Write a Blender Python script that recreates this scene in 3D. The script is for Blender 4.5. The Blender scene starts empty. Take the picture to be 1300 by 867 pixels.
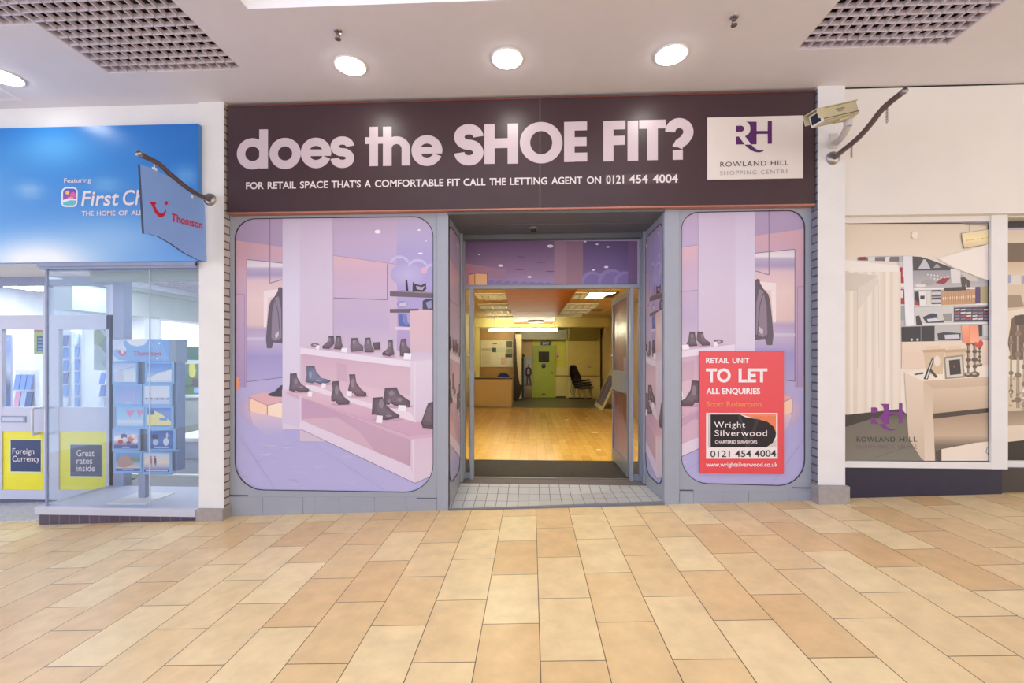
import bpy, math, random
from mathutils import Vector, Matrix
random.seed(7)
C = bpy.context.scene.collection
scene = bpy.context.scene

# ------------------------------------------------------------------ camera
F_PX, CX, VH, TH = 560.0, 650.0, 454.0, math.atan(0.044)
CAM = Vector((0.0, -4.114, 1.4))
cam_d = bpy.data.cameras.new('camera')
cam = bpy.data.objects.new('camera', cam_d); C.objects.link(cam)
cam.location = CAM; cam.rotation_euler = (math.radians(90), 0, TH)
cam_d.sensor_width = 36; cam_d.lens = F_PX/1300*36
cam_d.shift_y = (VH-433.5)/1300
cam_d.clip_start = 0.02
scene.camera = cam

# ------------------------------------------------------------------ world: soft mall daylight, cool to the left, warm to the right
w = bpy.data.worlds.new('world'); scene.world = w; w.use_nodes = True
nt = w.node_tree; nt.nodes.clear()
wo = nt.nodes.new('ShaderNodeOutputWorld'); bg = nt.nodes.new('ShaderNodeBackground')
tc = nt.nodes.new('ShaderNodeTexCoord'); sp = nt.nodes.new('ShaderNodeSeparateXYZ')
mr = nt.nodes.new('ShaderNodeMapRange'); rp = nt.nodes.new('ShaderNodeValToRGB')
nt.links.new(tc.outputs['Generated'], sp.inputs[0]); nt.links.new(sp.outputs['X'], mr.inputs['Value'])
mr.inputs['From Min'].default_value = -1; mr.inputs['From Max'].default_value = 1
rp.color_ramp.elements[0].color = (0.72, 0.90, 1.36, 1); rp.color_ramp.elements[1].color = (1.0, 0.88, 0.72, 1)
m_ = rp.color_ramp.elements.new(0.5); m_.color = (0.95, 0.95, 0.99, 1)
nt.links.new(mr.outputs[0], rp.inputs[0]); nt.links.new(rp.outputs[0], bg.inputs[0])
zu = nt.nodes.new('ShaderNodeMath'); zu.operation = 'MAXIMUM'; zu.inputs[1].default_value = 0.35; nt.links.new(sp.outputs['Z'], zu.inputs[0])
zs = nt.nodes.new('ShaderNodeMath'); zs.operation = 'MULTIPLY_ADD'; zs.inputs[1].default_value = 2.3; zs.inputs[2].default_value = 1.35; nt.links.new(zu.outputs[0], zs.inputs[0])   # brighter sky overhead, seen through the rooflight
nt.links.new(zs.outputs[0], bg.inputs[1])
nt.links.new(bg.outputs[0], wo.inputs[0])

vs = scene.view_settings
scene.display_settings.display_device = 'sRGB'
vs.view_transform = 'Standard'; vs.look = 'None'; vs.gamma = 1.0; vs.exposure = 0.0; vs.use_curve_mapping = False

# ------------------------------------------------------------------ measuring helpers: a pixel of the photograph on the plane y = Y
ct, st = math.cos(TH), math.sin(TH)
def at(u, v, Y):
    dy = Y-CAM.y; t = (u-CX)/F_PX
    x = dy*(t*ct-st)/(ct+t*st); d = -x*st+dy*ct
    return Vector((x, Y, CAM.z-(v-VH)*d/F_PX))
def X(u, Y): return at(u, VH, Y).x
def atx(u, v, x):                                         # a pixel on the vertical plane x = const
    t = (u-CX)/F_PX; dy = x*(ct+t*st)/(t*ct-st); d = -x*st+dy*ct
    return Vector((x, CAM.y+dy, CAM.z-(v-VH)*d/F_PX))
def on_plane(u, v, zc):                                   # a pixel on a horizontal plane
    d = F_PX*(CAM.z-zc)/(v-VH); t = (u-CX)/F_PX
    r = t*d
    return Vector((r*ct-d*st, CAM.y+r*st+d*ct, zc))
SLOPE = 0.0422
def fz(x): return SLOPE*x                                  # the mall floor climbs to the right
ZC = 3.812                                                 # mall ceiling

KALB = 0.86
def lin1(c):
    c = c/255.0
    return c/12.92 if c <= 0.04045 else ((c+0.055)/1.055)**2.4
def lin(c, k=None):
    k = KALB if k is None else k
    return tuple(lin1(x)*k for x in c[:3])

# ------------------------------------------------------------------ materials
def mat(name, c, rough=0.5, metal=0.0, spec=0.5, noise=0.06, scale=6.0, bump=0.0, k=None, stretch=None):
    m = bpy.data.materials.new(name); m.use_nodes = True; n = m.node_tree; p = n.nodes['Principled BSDF']
    col = lin(c, k)
    p.inputs['Roughness'].default_value = rough; p.inputs['Metallic'].default_value = metal
    p.inputs['Specular IOR Level'].default_value = spec
    t = n.nodes.new('ShaderNodeTexCoord'); nz = n.nodes.new('ShaderNodeTexNoise'); nz.inputs['Scale'].default_value = scale
    nz.inputs['Detail'].default_value = 4
    if stretch:
        mp = n.nodes.new('ShaderNodeMapping'); mp.inputs['Scale'].default_value = stretch
        n.links.new(t.outputs['Object'], mp.inputs[0]); n.links.new(mp.outputs[0], nz.inputs['Vector'])
    else:
        n.links.new(t.outputs['Object'], nz.inputs['Vector'])
    r = n.nodes.new('ShaderNodeValToRGB')
    r.color_ramp.elements[0].position = 0.3; r.color_ramp.elements[1].position = 0.7
    r.color_ramp.elements[0].color = tuple(x*(1-noise) for x in col)+(1,)
    r.color_ramp.elements[1].color = tuple(min(1, x*(1+noise)) for x in col)+(1,)
    n.links.new(nz.outputs['Fac'], r.inputs[0]); n.links.new(r.outputs[0], p.inputs['Base Color'])
    if bump:
        b = n.nodes.new('ShaderNodeBump'); b.inputs['Strength'].default_value = bump; b.inputs['Distance'].default_value = 0.01
        n.links.new(nz.outputs['Fac'], b.inputs['Height']); n.links.new(b.outputs[0], p.inputs['Normal'])
    return m
def emit(name, c, s):
    m = bpy.data.materials.new(name); m.use_nodes = True; n = m.node_tree; p = n.nodes['Principled BSDF']
    p.inputs['Base Color'].default_value = (0.8, 0.8, 0.8, 1)
    p.inputs['Emission Color'].default_value = tuple(lin1(x) for x in c)+(1,); p.inputs['Emission Strength'].default_value = s
    return m
def glass(name, tint=(0.95, 0.97, 0.98), f0=0.04):
    m = bpy.data.materials.new(name); m.use_nodes = True; n = m.node_tree; n.nodes.clear()
    o = n.nodes.new('ShaderNodeOutputMaterial'); mx = n.nodes.new('ShaderNodeMixShader')
    tr = n.nodes.new('ShaderNodeBsdfTransparent'); gl = n.nodes.new('ShaderNodeBsdfGlossy'); lw = n.nodes.new('ShaderNodeLayerWeight')
    lw.inputs['Blend'].default_value = 0.5
    pw = n.nodes.new('ShaderNodeMath'); pw.operation = 'POWER'; pw.inputs[1].default_value = 4.0
    ma = n.nodes.new('ShaderNodeMath'); ma.operation = 'MULTIPLY_ADD'; ma.inputs[1].default_value = 1-f0; ma.inputs[2].default_value = f0
    tr.inputs[0].default_value = tint+(1,); gl.inputs['Roughness'].default_value = 0.02
    n.links.new(lw.outputs['Facing'], pw.inputs[0]); n.links.new(pw.outputs[0], ma.inputs[0]); n.links.new(ma.outputs[0], mx.inputs[0])
    n.links.new(tr.outputs[0], mx.inputs[1]); n.links.new(gl.outputs[0], mx.inputs[2])
    n.links.new(mx.outputs[0], o.inputs[0]); return m
def print_mat(name, rough=0.3, spec=0.4):
    m = bpy.data.materials.new(name); m.use_nodes = True; n = m.node_tree; p = n.nodes['Principled BSDF']
    a = n.nodes.new('ShaderNodeVertexColor'); a.layer_name = 'ink'
    n.links.new(a.outputs[0], p.inputs['Base Color']); p.inputs['Roughness'].default_value = rough
    p.inputs['Specular IOR Level'].default_value = spec
    return m
def brick_mat(name, c1, c2, cm, bw, rh, mortar, offset=0.5, vec='xz', rough=0.5, shift=(0, 0), spec=0.5, bias=0.0, mottle=0.08, mscale=5, bump=0.2, freq=2):
    m = bpy.data.materials.new(name); m.use_nodes = True; n = m.node_tree; p = n.nodes['Principled BSDF']
    g = n.nodes.new('ShaderNodeNewGeometry'); s = n.nodes.new('ShaderNodeSeparateXYZ'); cb = n.nodes.new('ShaderNodeCombineXYZ')
    n.links.new(g.outputs['Position'], s.inputs[0])
    for i, a in enumerate(vec):
        ad = n.nodes.new('ShaderNodeMath'); ad.operation = 'ADD'; ad.inputs[1].default_value = shift[i]
        n.links.new(s.outputs['xyz'.index(a)], ad.inputs[0]); n.links.new(ad.outputs[0], cb.inputs[i])
    b = n.nodes.new('ShaderNodeTexBrick'); b.offset = offset; b.offset_frequency = freq
    b.inputs['Scale'].default_value = 1; b.inputs['Brick Width'].default_value = bw; b.inputs['Row Height'].default_value = rh
    b.inputs['Mortar Size'].default_value = mortar; b.inputs['Mortar Smooth'].default_value = 0.1; b.inputs['Bias'].default_value = bias
    b.inputs['Color1'].default_value = lin(c1)+(1,); b.inputs['Color2'].default_value = lin(c2)+(1,); b.inputs['Mortar'].default_value = lin(cm)+(1,)
    n.links.new(cb.outputs[0], b.inputs['Vector'])
    nz = n.nodes.new('ShaderNodeTexNoise'); nz.inputs['Scale'].default_value = mscale; nz.inputs['Detail'].default_value = 6; nz.inputs['Roughness'].default_value = 0.6
    n.links.new(g.outputs['Position'], nz.inputs['Vector'])
    mp = n.nodes.new('ShaderNodeMapRange'); mp.inputs['From Min'].default_value = 0.3; mp.inputs['From Max'].default_value = 0.7
    mp.inputs['To Min'].default_value = 1-mottle; mp.inputs['To Max'].default_value = 1+mottle
    n.links.new(nz.outputs['Fac'], mp.inputs['Value'])
    mx = n.nodes.new('ShaderNodeVectorMath'); mx.operation = 'SCALE'
    n.links.new(b.outputs['Color'], mx.inputs[0]); n.links.new(mp.outputs[0], mx.inputs['Scale']); n.links.new(mx.outputs[0], p.inputs['Base Color'])
    p.inputs['Roughness'].default_value = rough; p.inputs['Specular IOR Level'].default_value = spec
    if bump:
        iv = n.nodes.new('ShaderNodeMath'); iv.operation = 'SUBTRACT'; iv.inputs[0].default_value = 1; n.links.new(b.outputs['Fac'], iv.inputs[1])
        bp = n.nodes.new('ShaderNodeBump'); bp.inputs['Strength'].default_value = bump; bp.inputs['Distance'].default_value = 0.004
        n.links.new(iv.outputs[0], bp.inputs['Height']); n.links.new(bp.outputs[0], p.inputs['Normal'])
    return m

# ------------------------------------------------------------------ mesh building
class MB:
    def __init__(s): s.v = []; s.f = []; s.m = []; s.smooth = []
    def add(s, vs, fs, mi=0, smooth=False):
        o = len(s.v); s.v += [Vector(p) for p in vs]
        for f in fs: s.f.append([i+o for i in f]); s.m.append(mi); s.smooth.append(smooth)
        return s
    def box(s, a, b, mi=0):
        x0, x1 = sorted((a[0], b[0])); y0, y1 = sorted((a[1], b[1])); z0, z1 = sorted((a[2], b[2]))
        vs = [(x0,y0,z0),(x1,y0,z0),(x1,y1,z0),(x0,y1,z0),(x0,y0,z1),(x1,y0,z1),(x1,y1,z1),(x0,y1,z1)]
        return s.add(vs, [(0,3,2,1),(4,5,6,7),(0,1,5,4),(1,2,6,5),(2,3,7,6),(3,0,4,7)], mi)
    def hexa(s, q0, q1, mi=0):                              # two matching quads joined into a solid
        return s.add(list(q0)+list(q1), [(0,3,2,1),(4,5,6,7),(0,1,5,4),(1,2,6,5),(2,3,7,6),(3,0,4,7)], mi)
    def prism(s, poly, d, mi=0):                            # polygon of points pushed along d
        n = len(poly); d = Vector(d); P = [Vector(p) for p in poly]
        return s.add(P+[p+d for p in P], [tuple(reversed(range(n))), tuple(range(n, 2*n))]+[(i, (i+1) % n, n+(i+1) % n, n+i) for i in range(n)], mi)
    def quad(s, *p, mi=0): return s.add(p, [tuple(range(len(p)))], mi)
    def tube(s, path, r, seg=10, mi=0, caps=True):
        P = [Vector(p) for p in path]; rs = r if isinstance(r, (list, tuple)) else [r]*len(P)
        vs = []; fs = []; up = None
        for i, p in enumerate(P):
            t = (P[min(i+1, len(P)-1)]-P[max(i-1, 0)]).normalized()
            if up is None:
                up = Vector((0, 0, 1)) if abs(t.z) < 0.9 else Vector((1, 0, 0))
            a = t.cross(up).normalized(); b = a.cross(t).normalized(); up = b
            for k in range(seg):
                an = 2*math.pi*k/seg; vs.append(p+(a*math.cos(an)+b*math.sin(an))*rs[i])
        for i in range(len(P)-1):
            for k in range(seg):
                fs.append((i*seg+k, i*seg+(k+1) % seg, (i+1)*seg+(k+1) % seg, (i+1)*seg+k))
        s.add(vs, fs, mi, True)
        if caps:
            s.add(vs[:seg], [tuple(reversed(range(seg)))], mi); s.add(vs[-seg:], [tuple(range(seg))], mi)
        return s
    def lathe(s, prof, c, axis=(0, 0, 1), seg=24, mi=0, smooth=True):   # prof: (radius, along axis)
        ax = Vector(axis).normalized(); a = ax.orthogonal().normalized(); b = ax.cross(a); c = Vector(c)
        vs = [c+ax*h+(a*math.cos(2*math.pi*k/seg)+b*math.sin(2*math.pi*k/seg))*r for r, h in prof for k in range(seg)]
        fs = [(i*seg+k, i*seg+(k+1) % seg, (i+1)*seg+(k+1) % seg, (i+1)*seg+k) for i in range(len(prof)-1) for k in range(seg)]
        return s.add(vs, fs, mi, smooth)
def org(p):
    o = Vector((0, 0, 0))
    while p is not None: o += p.location; p = p.parent
    return o
def obj(name, mb, m, parent=None, local=False, bevel=0.0, kind=None, label=None, cat=None, group=None):
    me = bpy.data.meshes.new(name); o = org(parent) if not local else Vector((0, 0, 0))
    base = Vector((0, 0, 0))
    if parent is None and not local and mb.v:               # top-level meshes get their origin at their base
        xs = [p.x for p in mb.v]; ys = [p.y for p in mb.v]; zs = [p.z for p in mb.v]
        base = Vector(((min(xs)+max(xs))/2, (min(ys)+max(ys))/2, min(zs)))
    me.from_pydata([p-o-base for p in mb.v], [], mb.f); me.update()
    ms = m if isinstance(m, (list, tuple)) else [m]
    for q in ms: me.materials.append(q)
    for i, f in enumerate(me.polygons): f.material_index = mb.m[i]; f.use_smooth = mb.smooth[i]
    ob = bpy.data.objects.new(name, me); ob.location = base; C.objects.link(ob); ob.parent = parent
    if bevel:
        bv = ob.modifiers.new('bevel', 'BEVEL'); bv.width = bevel; bv.segments = 2; bv.limit_method = 'ANGLE'
    tag(ob, label, cat, group, kind)
    return ob
def tag(o, label=None, cat=None, group=None, kind=None):
    if label: o['label'] = label
    if cat: o['category'] = cat
    if group: o['group'] = group
    if kind: o['kind'] = kind
    return o
def thing(name, label, cat, loc, group=None, rot=(0, 0, 0), kind=None):
    o = bpy.data.objects.new(name, None); C.objects.link(o); o.location = loc; o.rotation_euler = rot; o.empty_display_size = 0.1
    return tag(o, label, cat, group, kind)
def dup(o, loc, label=None, parent=None):
    def cp(a, p):
        c = a.copy(); C.objects.link(c); c.parent = p
        for ch in list(a.children): cp(ch, c)
        return c
    r = cp(o, parent); r.location = loc
    if label: r['label'] = label
    return r
def struct(name, mb, m, parent=None, bevel=0.0):
    return obj(name, mb, m, parent, bevel=bevel, kind='structure')

# ------------------------------------------------------------------ printed pictures: flat ink shapes on a flat sheet
def clip_half(poly, a, b, c):                               # keep a*u+b*v+c >= 0
    out = []
    for i, p in enumerate(poly):
        q = poly[(i+1) % len(poly)]; dp = a*p[0]+b*p[1]+c; dq = a*q[0]+b*q[1]+c
        if dp >= 0: out.append(p)
        if (dp >= 0) != (dq >= 0):
            t = dp/(dp-dq); out.append(tuple(p[k]+(q[k]-p[k])*t for k in range(len(p))))
    return out
def rounded(quad, rt, rb, n=7):                             # rounded outline of a pixel quad TL TR BR BL
    (x0, y0), (x1, y1), (x2, y2), (x3, y3) = quad
    W = abs(x1-x0); H = abs(y2-y1); pts = []
    for cx, cy, r, a0 in ((rt, rt, rt, 180), (W-rt, rt, rt, 270), (W-rb, H-rb, rb, 0), (rb, H-rb, rb, 90)):
        for k in range(n+1):
            a = math.radians(a0+90*k/n); pts.append((cx+r*math.cos(a), cy+r*math.sin(a)))
    out = []
    for px, py in pts:
        s, t = px/W, py/H
        out.append(((1-t)*((1-s)*x0+s*x1)+t*((1-s)*x3+s*x2), (1-t)*((1-s)*y0+s*y1)+t*((1-s)*y3+s*y2)))
    return out
class Print:
    def __init__(s, mapf, outline=None, T=None, step=0.00003):
        s.mapf = mapf; s.out = outline; s.T = T or (lambda u, v: (u, v)); s.v = []; s.f = []; s.c = []; s.k = 0; s.step = step; s.tint = (1, 1, 1)
        if outline:
            A = sum(outline[i][0]*outline[(i+1) % len(outline)][1]-outline[(i+1) % len(outline)][0]*outline[i][1] for i in range(len(outline)))
            s.sg = 1 if A > 0 else -1
    def _emit(s, poly):
        p = [s.T(q[0], q[1])+tuple(q[2:]) for q in poly]
        if s.out:
            n = len(s.out)
            for i in range(n):
                (ax, ay), (bx, by) = s.out[i], s.out[(i+1) % n]
                dx, dy = bx-ax, by-ay
                if abs(dx)+abs(dy) < 1e-6: continue
                a, b = -dy*s.sg, dx*s.sg
                p = clip_half(p, a, b, -(a*ax+b*ay))
                if len(p) < 3: return
        o = len(s.v)
        for q in p: s.v.append(s.mapf(q[0], q[1], s.k*s.step)); s.c.append(tuple(min(.92, a*b) for a, b in zip(lin(q[2:5]), s.tint)))
        s.f.append(list(range(o, len(s.v))))
    def add(s, poly, c, layer=True):
        if layer: s.k += 1
        s._emit([tuple(p)+tuple(c) for p in poly])
    def grad(s, poly, stops, axis=1, layer=True):           # stops [(pos, colour)...] along u (0) or v (1)
        if layer: s.k += 1
        lo = min(p[axis] for p in poly)-1; hi = max(p[axis] for p in poly)+1
        st_ = [(lo, stops[0][1])]+list(stops)+[(hi, stops[-1][1])]
        for (p0, c0), (p1, c1) in zip(st_, st_[1:]):
            if p1 <= p0: continue
            q = [tuple(p) for p in poly]; n = (1, 0) if axis == 0 else (0, 1)
            q = clip_half(q, n[0], n[1], -p0)
            if len(q) < 3: continue
            q = clip_half(q, -n[0], -n[1], p1)
            if len(q) < 3: continue
            s._emit([p+tuple(c0[i]+(c1[i]-c0[i])*(p[axis]-p0)/(p1-p0) for i in range(3)) for p in q])
    def field(s, u0, u1, v0, v1, nx, ny, fn):               # soft shading over a rectangle
        s.k += 1
        for i in range(nx):
            for j in range(ny):
                a, b = u0+(u1-u0)*i/nx, u0+(u1-u0)*(i+1)/nx; c, d = v0+(v1-v0)*j/ny, v0+(v1-v0)*(j+1)/ny
                s._emit([(x, y)+tuple(fn(x, y)) for x, y in ((a, c), (b, c), (b, d), (a, d))])
    def rect(s, a, b, c): s.add([(a[0], a[1]), (b[0], a[1]), (b[0], b[1]), (a[0], b[1])], c)
    def ell(s, cx, cy, rx, ry, c, n=20, layer=True): s.add([(cx+rx*math.cos(2*math.pi*i/n), cy+ry*math.sin(2*math.pi*i/n)) for i in range(n)], c, layer)
    def ring(s, cx, cy, R, r, c, a0=0, a1=360, n=40, Ry=None, ry=None):   # angles anticlockwise as seen
        Ry = Ry or R; ry = ry or r; s.k += 1
        for i in range(n):
            a, b = math.radians(a0+(a1-a0)*i/n), math.radians(a0+(a1-a0)*(i+1)/n)
            s.add([(cx+R*math.cos(a), cy-Ry*math.sin(a)), (cx+R*math.cos(b), cy-Ry*math.sin(b)), (cx+r*math.cos(b), cy-ry*math.sin(b)), (cx+r*math.cos(a), cy-ry*math.sin(a))], c, False)
    def line(s, pts, w, c):
        s.k += 1
        for (x0, y0), (x1, y1) in zip(pts, pts[1:]):
            L = math.hypot(x1-x0, y1-y0) or 1; nx, ny = -(y1-y0)/L*w/2, (x1-x0)/L*w/2
            s.add([(x0+nx, y0+ny), (x1+nx, y1+ny), (x1-nx, y1-ny), (x0-nx, y0-ny)], c, False)
    def stroke(s, pts, hw, c):                              # smooth thick stroke
        s.k += 1; L = []; R = []
        for i, (x, y) in enumerate(pts):
            x0, y0 = pts[max(i-1, 0)]; x1, y1 = pts[min(i+1, len(pts)-1)]
            l = math.hypot(x1-x0, y1-y0) or 1; nx, ny = -(y1-y0)/l*hw, (x1-x0)/l*hw
            L.append((x+nx, y+ny)); R.append((x-nx, y-ny))
        for i in range(len(pts)-1): s.add([L[i], L[i+1], R[i+1], R[i]], c, False)
    def build(s, name, m, parent=None, **kw):
        mb = MB(); mb.v = [Vector(p) for p in s.v]; mb.f = s.f; mb.m = [0]*len(s.f); mb.smooth = [False]*len(s.f)
        # faces look towards the viewer
        ob = obj(name, mb, m, parent, **kw)
        a = ob.data.color_attributes.new('ink', 'FLOAT_COLOR', 'CORNER')
        i = 0
        for f in ob.data.polygons:
            for li, vi in zip(f.loop_indices, f.vertices):
                a.data[li].color = s.c[vi]+(1,)
        return ob
def plane_map(Y, off=0.0):
    return lambda u, v, h: at(u, v, Y)+Vector((0, -off-h, 0))

# ------------------------------------------------------------------ lettering from the built-in typeface
_deps = None
def text_data(s, bold=0.0, shear=0.0, spacing=1.0):
    cu = bpy.data.curves.new('lettering', 'FONT'); cu.body = s; cu.size = 1; cu.offset = bold; cu.shear = shear; cu.space_character = spacing
    cu.resolution_u = 4
    o = bpy.data.objects.new('lettering', cu); C.objects.link(o)
    dg = bpy.context.evaluated_depsgraph_get(); dg.update()
    me = bpy.data.meshes.new_from_object(o.evaluated_get(dg))
    vs = [tuple(v.co) for v in me.vertices]; fs = [list(p.vertices) for p in me.polygons]
    bpy.data.objects.remove(o); bpy.data.curves.remove(cu); bpy.data.meshes.remove(me)
    return vs, fs
_cap = None
def letters(mb, s, p0, p1, cap0, cap1, mapf, h=0.001, bold=0.0, shear=0.0, spacing=1.0, mi=0):
    """write s from pixel p0 to p1 (ends of the baseline), capitals cap0 px high at the left and cap1 at the right"""
    global _cap
    if _cap is None:
        _cap = max(v[1] for v in text_data('H')[0])
    vs, fs = text_data(s, bold, shear, spacing)
    x0 = min(v[0] for v in vs); x1 = max(v[0] for v in vs)
    out = []
    for x, y, z in vs:
        t = (x-x0)/(x1-x0); c = cap0+(cap1-cap0)*t
        out.append(mapf(p0[0]+(p1[0]-p0[0])*t, p0[1]+(p1[1]-p0[1])*t-y/_cap*c, h))
    mb.add(out, fs, mi)
    return mb

def word_objs(name, m, parent, s, p0, p1, cap0, cap1, mapf, **kw):
    """the same, each word a mesh of its own"""
    vs, fs = text_data(s, kw.get('bold', 0), kw.get('shear', 0), kw.get('spacing', 1)); ws = s.split(' ')
    x0 = min(v[0] for v in vs); x1 = max(v[0] for v in vs)
    for k, w_ in enumerate(ws):
        def ext(t): q = text_data(t, kw.get('bold', 0), 0, kw.get('spacing', 1))[0]; return max(v[0] for v in q)
        e = ext(' '.join(ws[:k+1])); f = [v for v in text_data(w_, kw.get('bold', 0), 0, kw.get('spacing', 1))[0]]
        wd = max(v[0] for v in f)-min(v[0] for v in f); b = e-wd
        ta, tb = (b-x0)/(x1-x0), (e-x0)/(x1-x0); L = lambda t: (p0[0]+(p1[0]-p0[0])*t, p0[1]+(p1[1]-p0[1])*t)
        mb = MB(); letters(mb, w_, L(ta), L(tb), cap0, cap1, mapf, **kw); obj(name, mb, m, parent)
# ------------------------------------------------------------------ palette
W_ = lambda c: c
m_ceil = mat('ceiling plaster', (230, 226, 234), 0.85, noise=0.015)
m_white = mat('white painted wall', (240, 238, 238), 0.6, noise=0.02)
m_cream = mat('cream painted board', (238, 232, 226), 0.55, noise=0.03, scale=2)
m_grey = mat('grey painted metal', (163, 168, 182), 0.42, noise=0.02)
m_grey2 = mat('dark grey painted metal', (118, 122, 134), 0.42, noise=0.02)
m_greyshade = mat('shade-darkened grey soffit board', (106, 109, 115), 0.5, noise=0.02)  # grey paint darkened, so the colour carries the shade of the recess
m_gasket = mat('black rubber gasket', (50, 48, 60), 0.6)
m_plum = mat('plum sign board', (72, 52, 58), 0.36, noise=0.03, spec=0.4)
m_copper = mat('copper edge strip', (190, 126, 106), 0.4, metal=0.3)
m_letter = mat('white vinyl lettering', (240, 228, 232), 0.4, noise=0.0)
m_letterhead = mat('pale pink vinyl lettering', (216, 198, 206), 0.32, noise=0.0)
m_patch = mat('dark vinyl patch', (82, 64, 68), 0.4)
m_boardwhite = mat('white logo board', (236, 226, 220), 0.4, noise=0.01)
m_purple = mat('purple vinyl', (92, 36, 104), 0.4, noise=0.0)
m_purplelite = mat('bright purple vinyl', (128, 44, 144), 0.4, noise=0.0)
m_inkgrey = mat('dark grey vinyl', (62, 60, 64), 0.5, noise=0)
m_inklite = mat('light grey vinyl', (150, 140, 145), 0.5, noise=0)
m_stone = mat('grey stone base', (168, 160, 158), 0.6, noise=0.08, scale=18)
m_chrome = mat('brushed steel', (170, 165, 165), 0.28, metal=0.9)
m_pole = mat('grey steel pole', (120, 105, 102), 0.35, metal=0.6)
m_navy = mat('navy painted board', (38, 34, 62), 0.45, noise=0.1, scale=9)
m_darkbrown = mat('dark brown panel', (70, 62, 58), 0.5)
m_black = mat('black', (26, 24, 26), 0.5)
m_shadowvoid = mat('dark ceiling void', (52, 44, 46), 0.9)
m_eggcrate = mat('grille plastic', (228, 218, 230), 0.6)
m_print = print_mat('printed vinyl', 0.28, 0.45)
m_printmatt = print_mat('printed card', 0.5, 0.3)
m_lamp = emit('lamp diffuser', (255, 252, 244), 22.0)
m_glass = glass('shop glass')
m_blue = None
m_alu = mat('pale aluminium frame', (206, 208, 226), 0.38, metal=0.0, noise=0.02)
m_alublue = mat('blue grey aluminium', (150, 160, 190), 0.4)
m_brickl = brick_mat('cream glazed brick', (206, 196, 192), (190, 182, 180), (92, 84, 84), 0.225, 0.0735, 0.007, vec='yz', rough=0.35)
m_brickr = brick_mat('grey glazed brick', (150, 150, 160), (138, 138, 150), (70, 68, 74), 0.225, 0.0735, 0.007, vec='yz', rough=0.35)
m_floor = brick_mat('buff stone floor tile', (252, 228, 178), (234, 196, 142), (96, 78, 66), 0.527, 0.30, 0.0024, offset=0.55, vec='yx', rough=0.3,
                    shift=(10.527+0.30-0.08, 9.0-0.041), mottle=0.09, mscale=8, bump=0.15, spec=0.28)
m_steptile = brick_mat('pale entrance tile', (192, 193, 198), (182, 183, 190), (104, 102, 108), 0.105, 0.155, 0.0035, offset=0.0, vec='xy', rough=0.4, shift=(10.0, 10.05), mottle=0.04)
m_purpletile = brick_mat('purple plinth tile', (92, 76, 96), (80, 66, 88), (120, 112, 124), 0.10, 0.3, 0.004, offset=0, vec='xz', rough=0.3, shift=(10, 10.1))
m_lam = brick_mat('laminate floor board', (216, 172, 94), (200, 154, 80), (154, 114, 58), 1.2, 0.12, 0.0012, offset=0.37, vec='yx', rough=0.22, mottle=0.1, mscale=7, bump=0, shift=(10, 10))
m_darktile = brick_mat('dark green grey tile', (92, 92, 76), (82, 84, 68), (70, 70, 60), 0.45, 0.45, 0.004, offset=0, vec='xy', rough=0.35, shift=(10, 10))
m_mat = mat('black entrance matting', (62, 56, 54), 0.95, noise=0.25, scale=60)
m_granite = mat('grey granite floor', (205, 204, 212), 0.35, noise=0.22, scale=34)
m_ydark = mat('yellow ochre wall', (214, 186, 106), 0.6, noise=0.03)
m_ywall = mat('pale yellow wall', (234, 222, 146), 0.6, noise=0.03)
m_tan = mat('tan wall', (226, 196, 140), 0.6, noise=0.03)

# ------------------------------------------------------------------ structure of the mall
XL, XR = X(291, 0), 2.5416
def sheet(x0, x1, y0, y1, zf, holes, thick):
    """horizontal slab with rectangular holes"""
    xs = sorted({x0, x1}|{h[0] for h in holes}|{h[1] for h in holes}); ys = sorted({y0, y1}|{h[2] for h in holes}|{h[3] for h in holes})
    mb = MB()
    for i in range(len(xs)-1):
        for j in range(len(ys)-1):
            cx, cy = (xs[i]+xs[i+1])/2, (ys[j]+ys[j+1])/2
            if any(h[0] < cx < h[1] and h[2] < cy < h[3] for h in holes): continue
            mb.box((xs[i], ys[j], zf), (xs[i+1], ys[j+1], zf+thick))
    return mb
GL1 = (-3.579, -2.42, -3.03, -0.527); GL2 = (-5.02, -3.579, -3.03, -1.075); GR = (2.075, 3.205, -2.17, -0.565)
SKY = (-1.961, 1.62, -4.6, -1.145)
struct('ceiling', sheet(-9, 8, -9, 0.3, ZC, [GL1, GL2, GR, SKY], 0.06), m_ceil)
# rooflight: white upstand and glazing bars over the opening
mb = MB(); x0, x1, y0, y1 = SKY
for a, b in (((x0-.05, y0-.05), (x0, y1+.05)), ((x1, y0-.05), (x1+.05, y1+.05)), ((x0, y1), (x1, y1+.05)), ((x0, y0-.05), (x1, y0))):
    mb.box((a[0], a[1], ZC+0.06), (b[0], b[1], ZC+0.75))
sk = struct('window_1', mb, m_white)
mb = MB()
for k in range(1, 5):
    xx = x0+(x1-x0)*k/5; mb.box((xx-.03, y0-.05, ZC+.70), (xx+.03, y1+.05, ZC+.76))
struct('glazing_bar', mb, m_white, sk)
mb = MB(); mb.quad((x0, y0, ZC+.765), (x1, y0, ZC+.765), (x1, y1, ZC+.765), (x0, y1, ZC+.765)); struct('pane', mb, m_glass, sk)

# mall floor, one sloping slab
mb = MB()
yb = 0.0
P0 = [(-9, -9), (8, -9), (8, 0.06), (-9, 0.06)]
mb.hexa([(x, y, fz(x)-0.2) for x, y in P0], [(x, y, fz(x)) for x, y in P0])
struct('floor', mb, m_floor)

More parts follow.
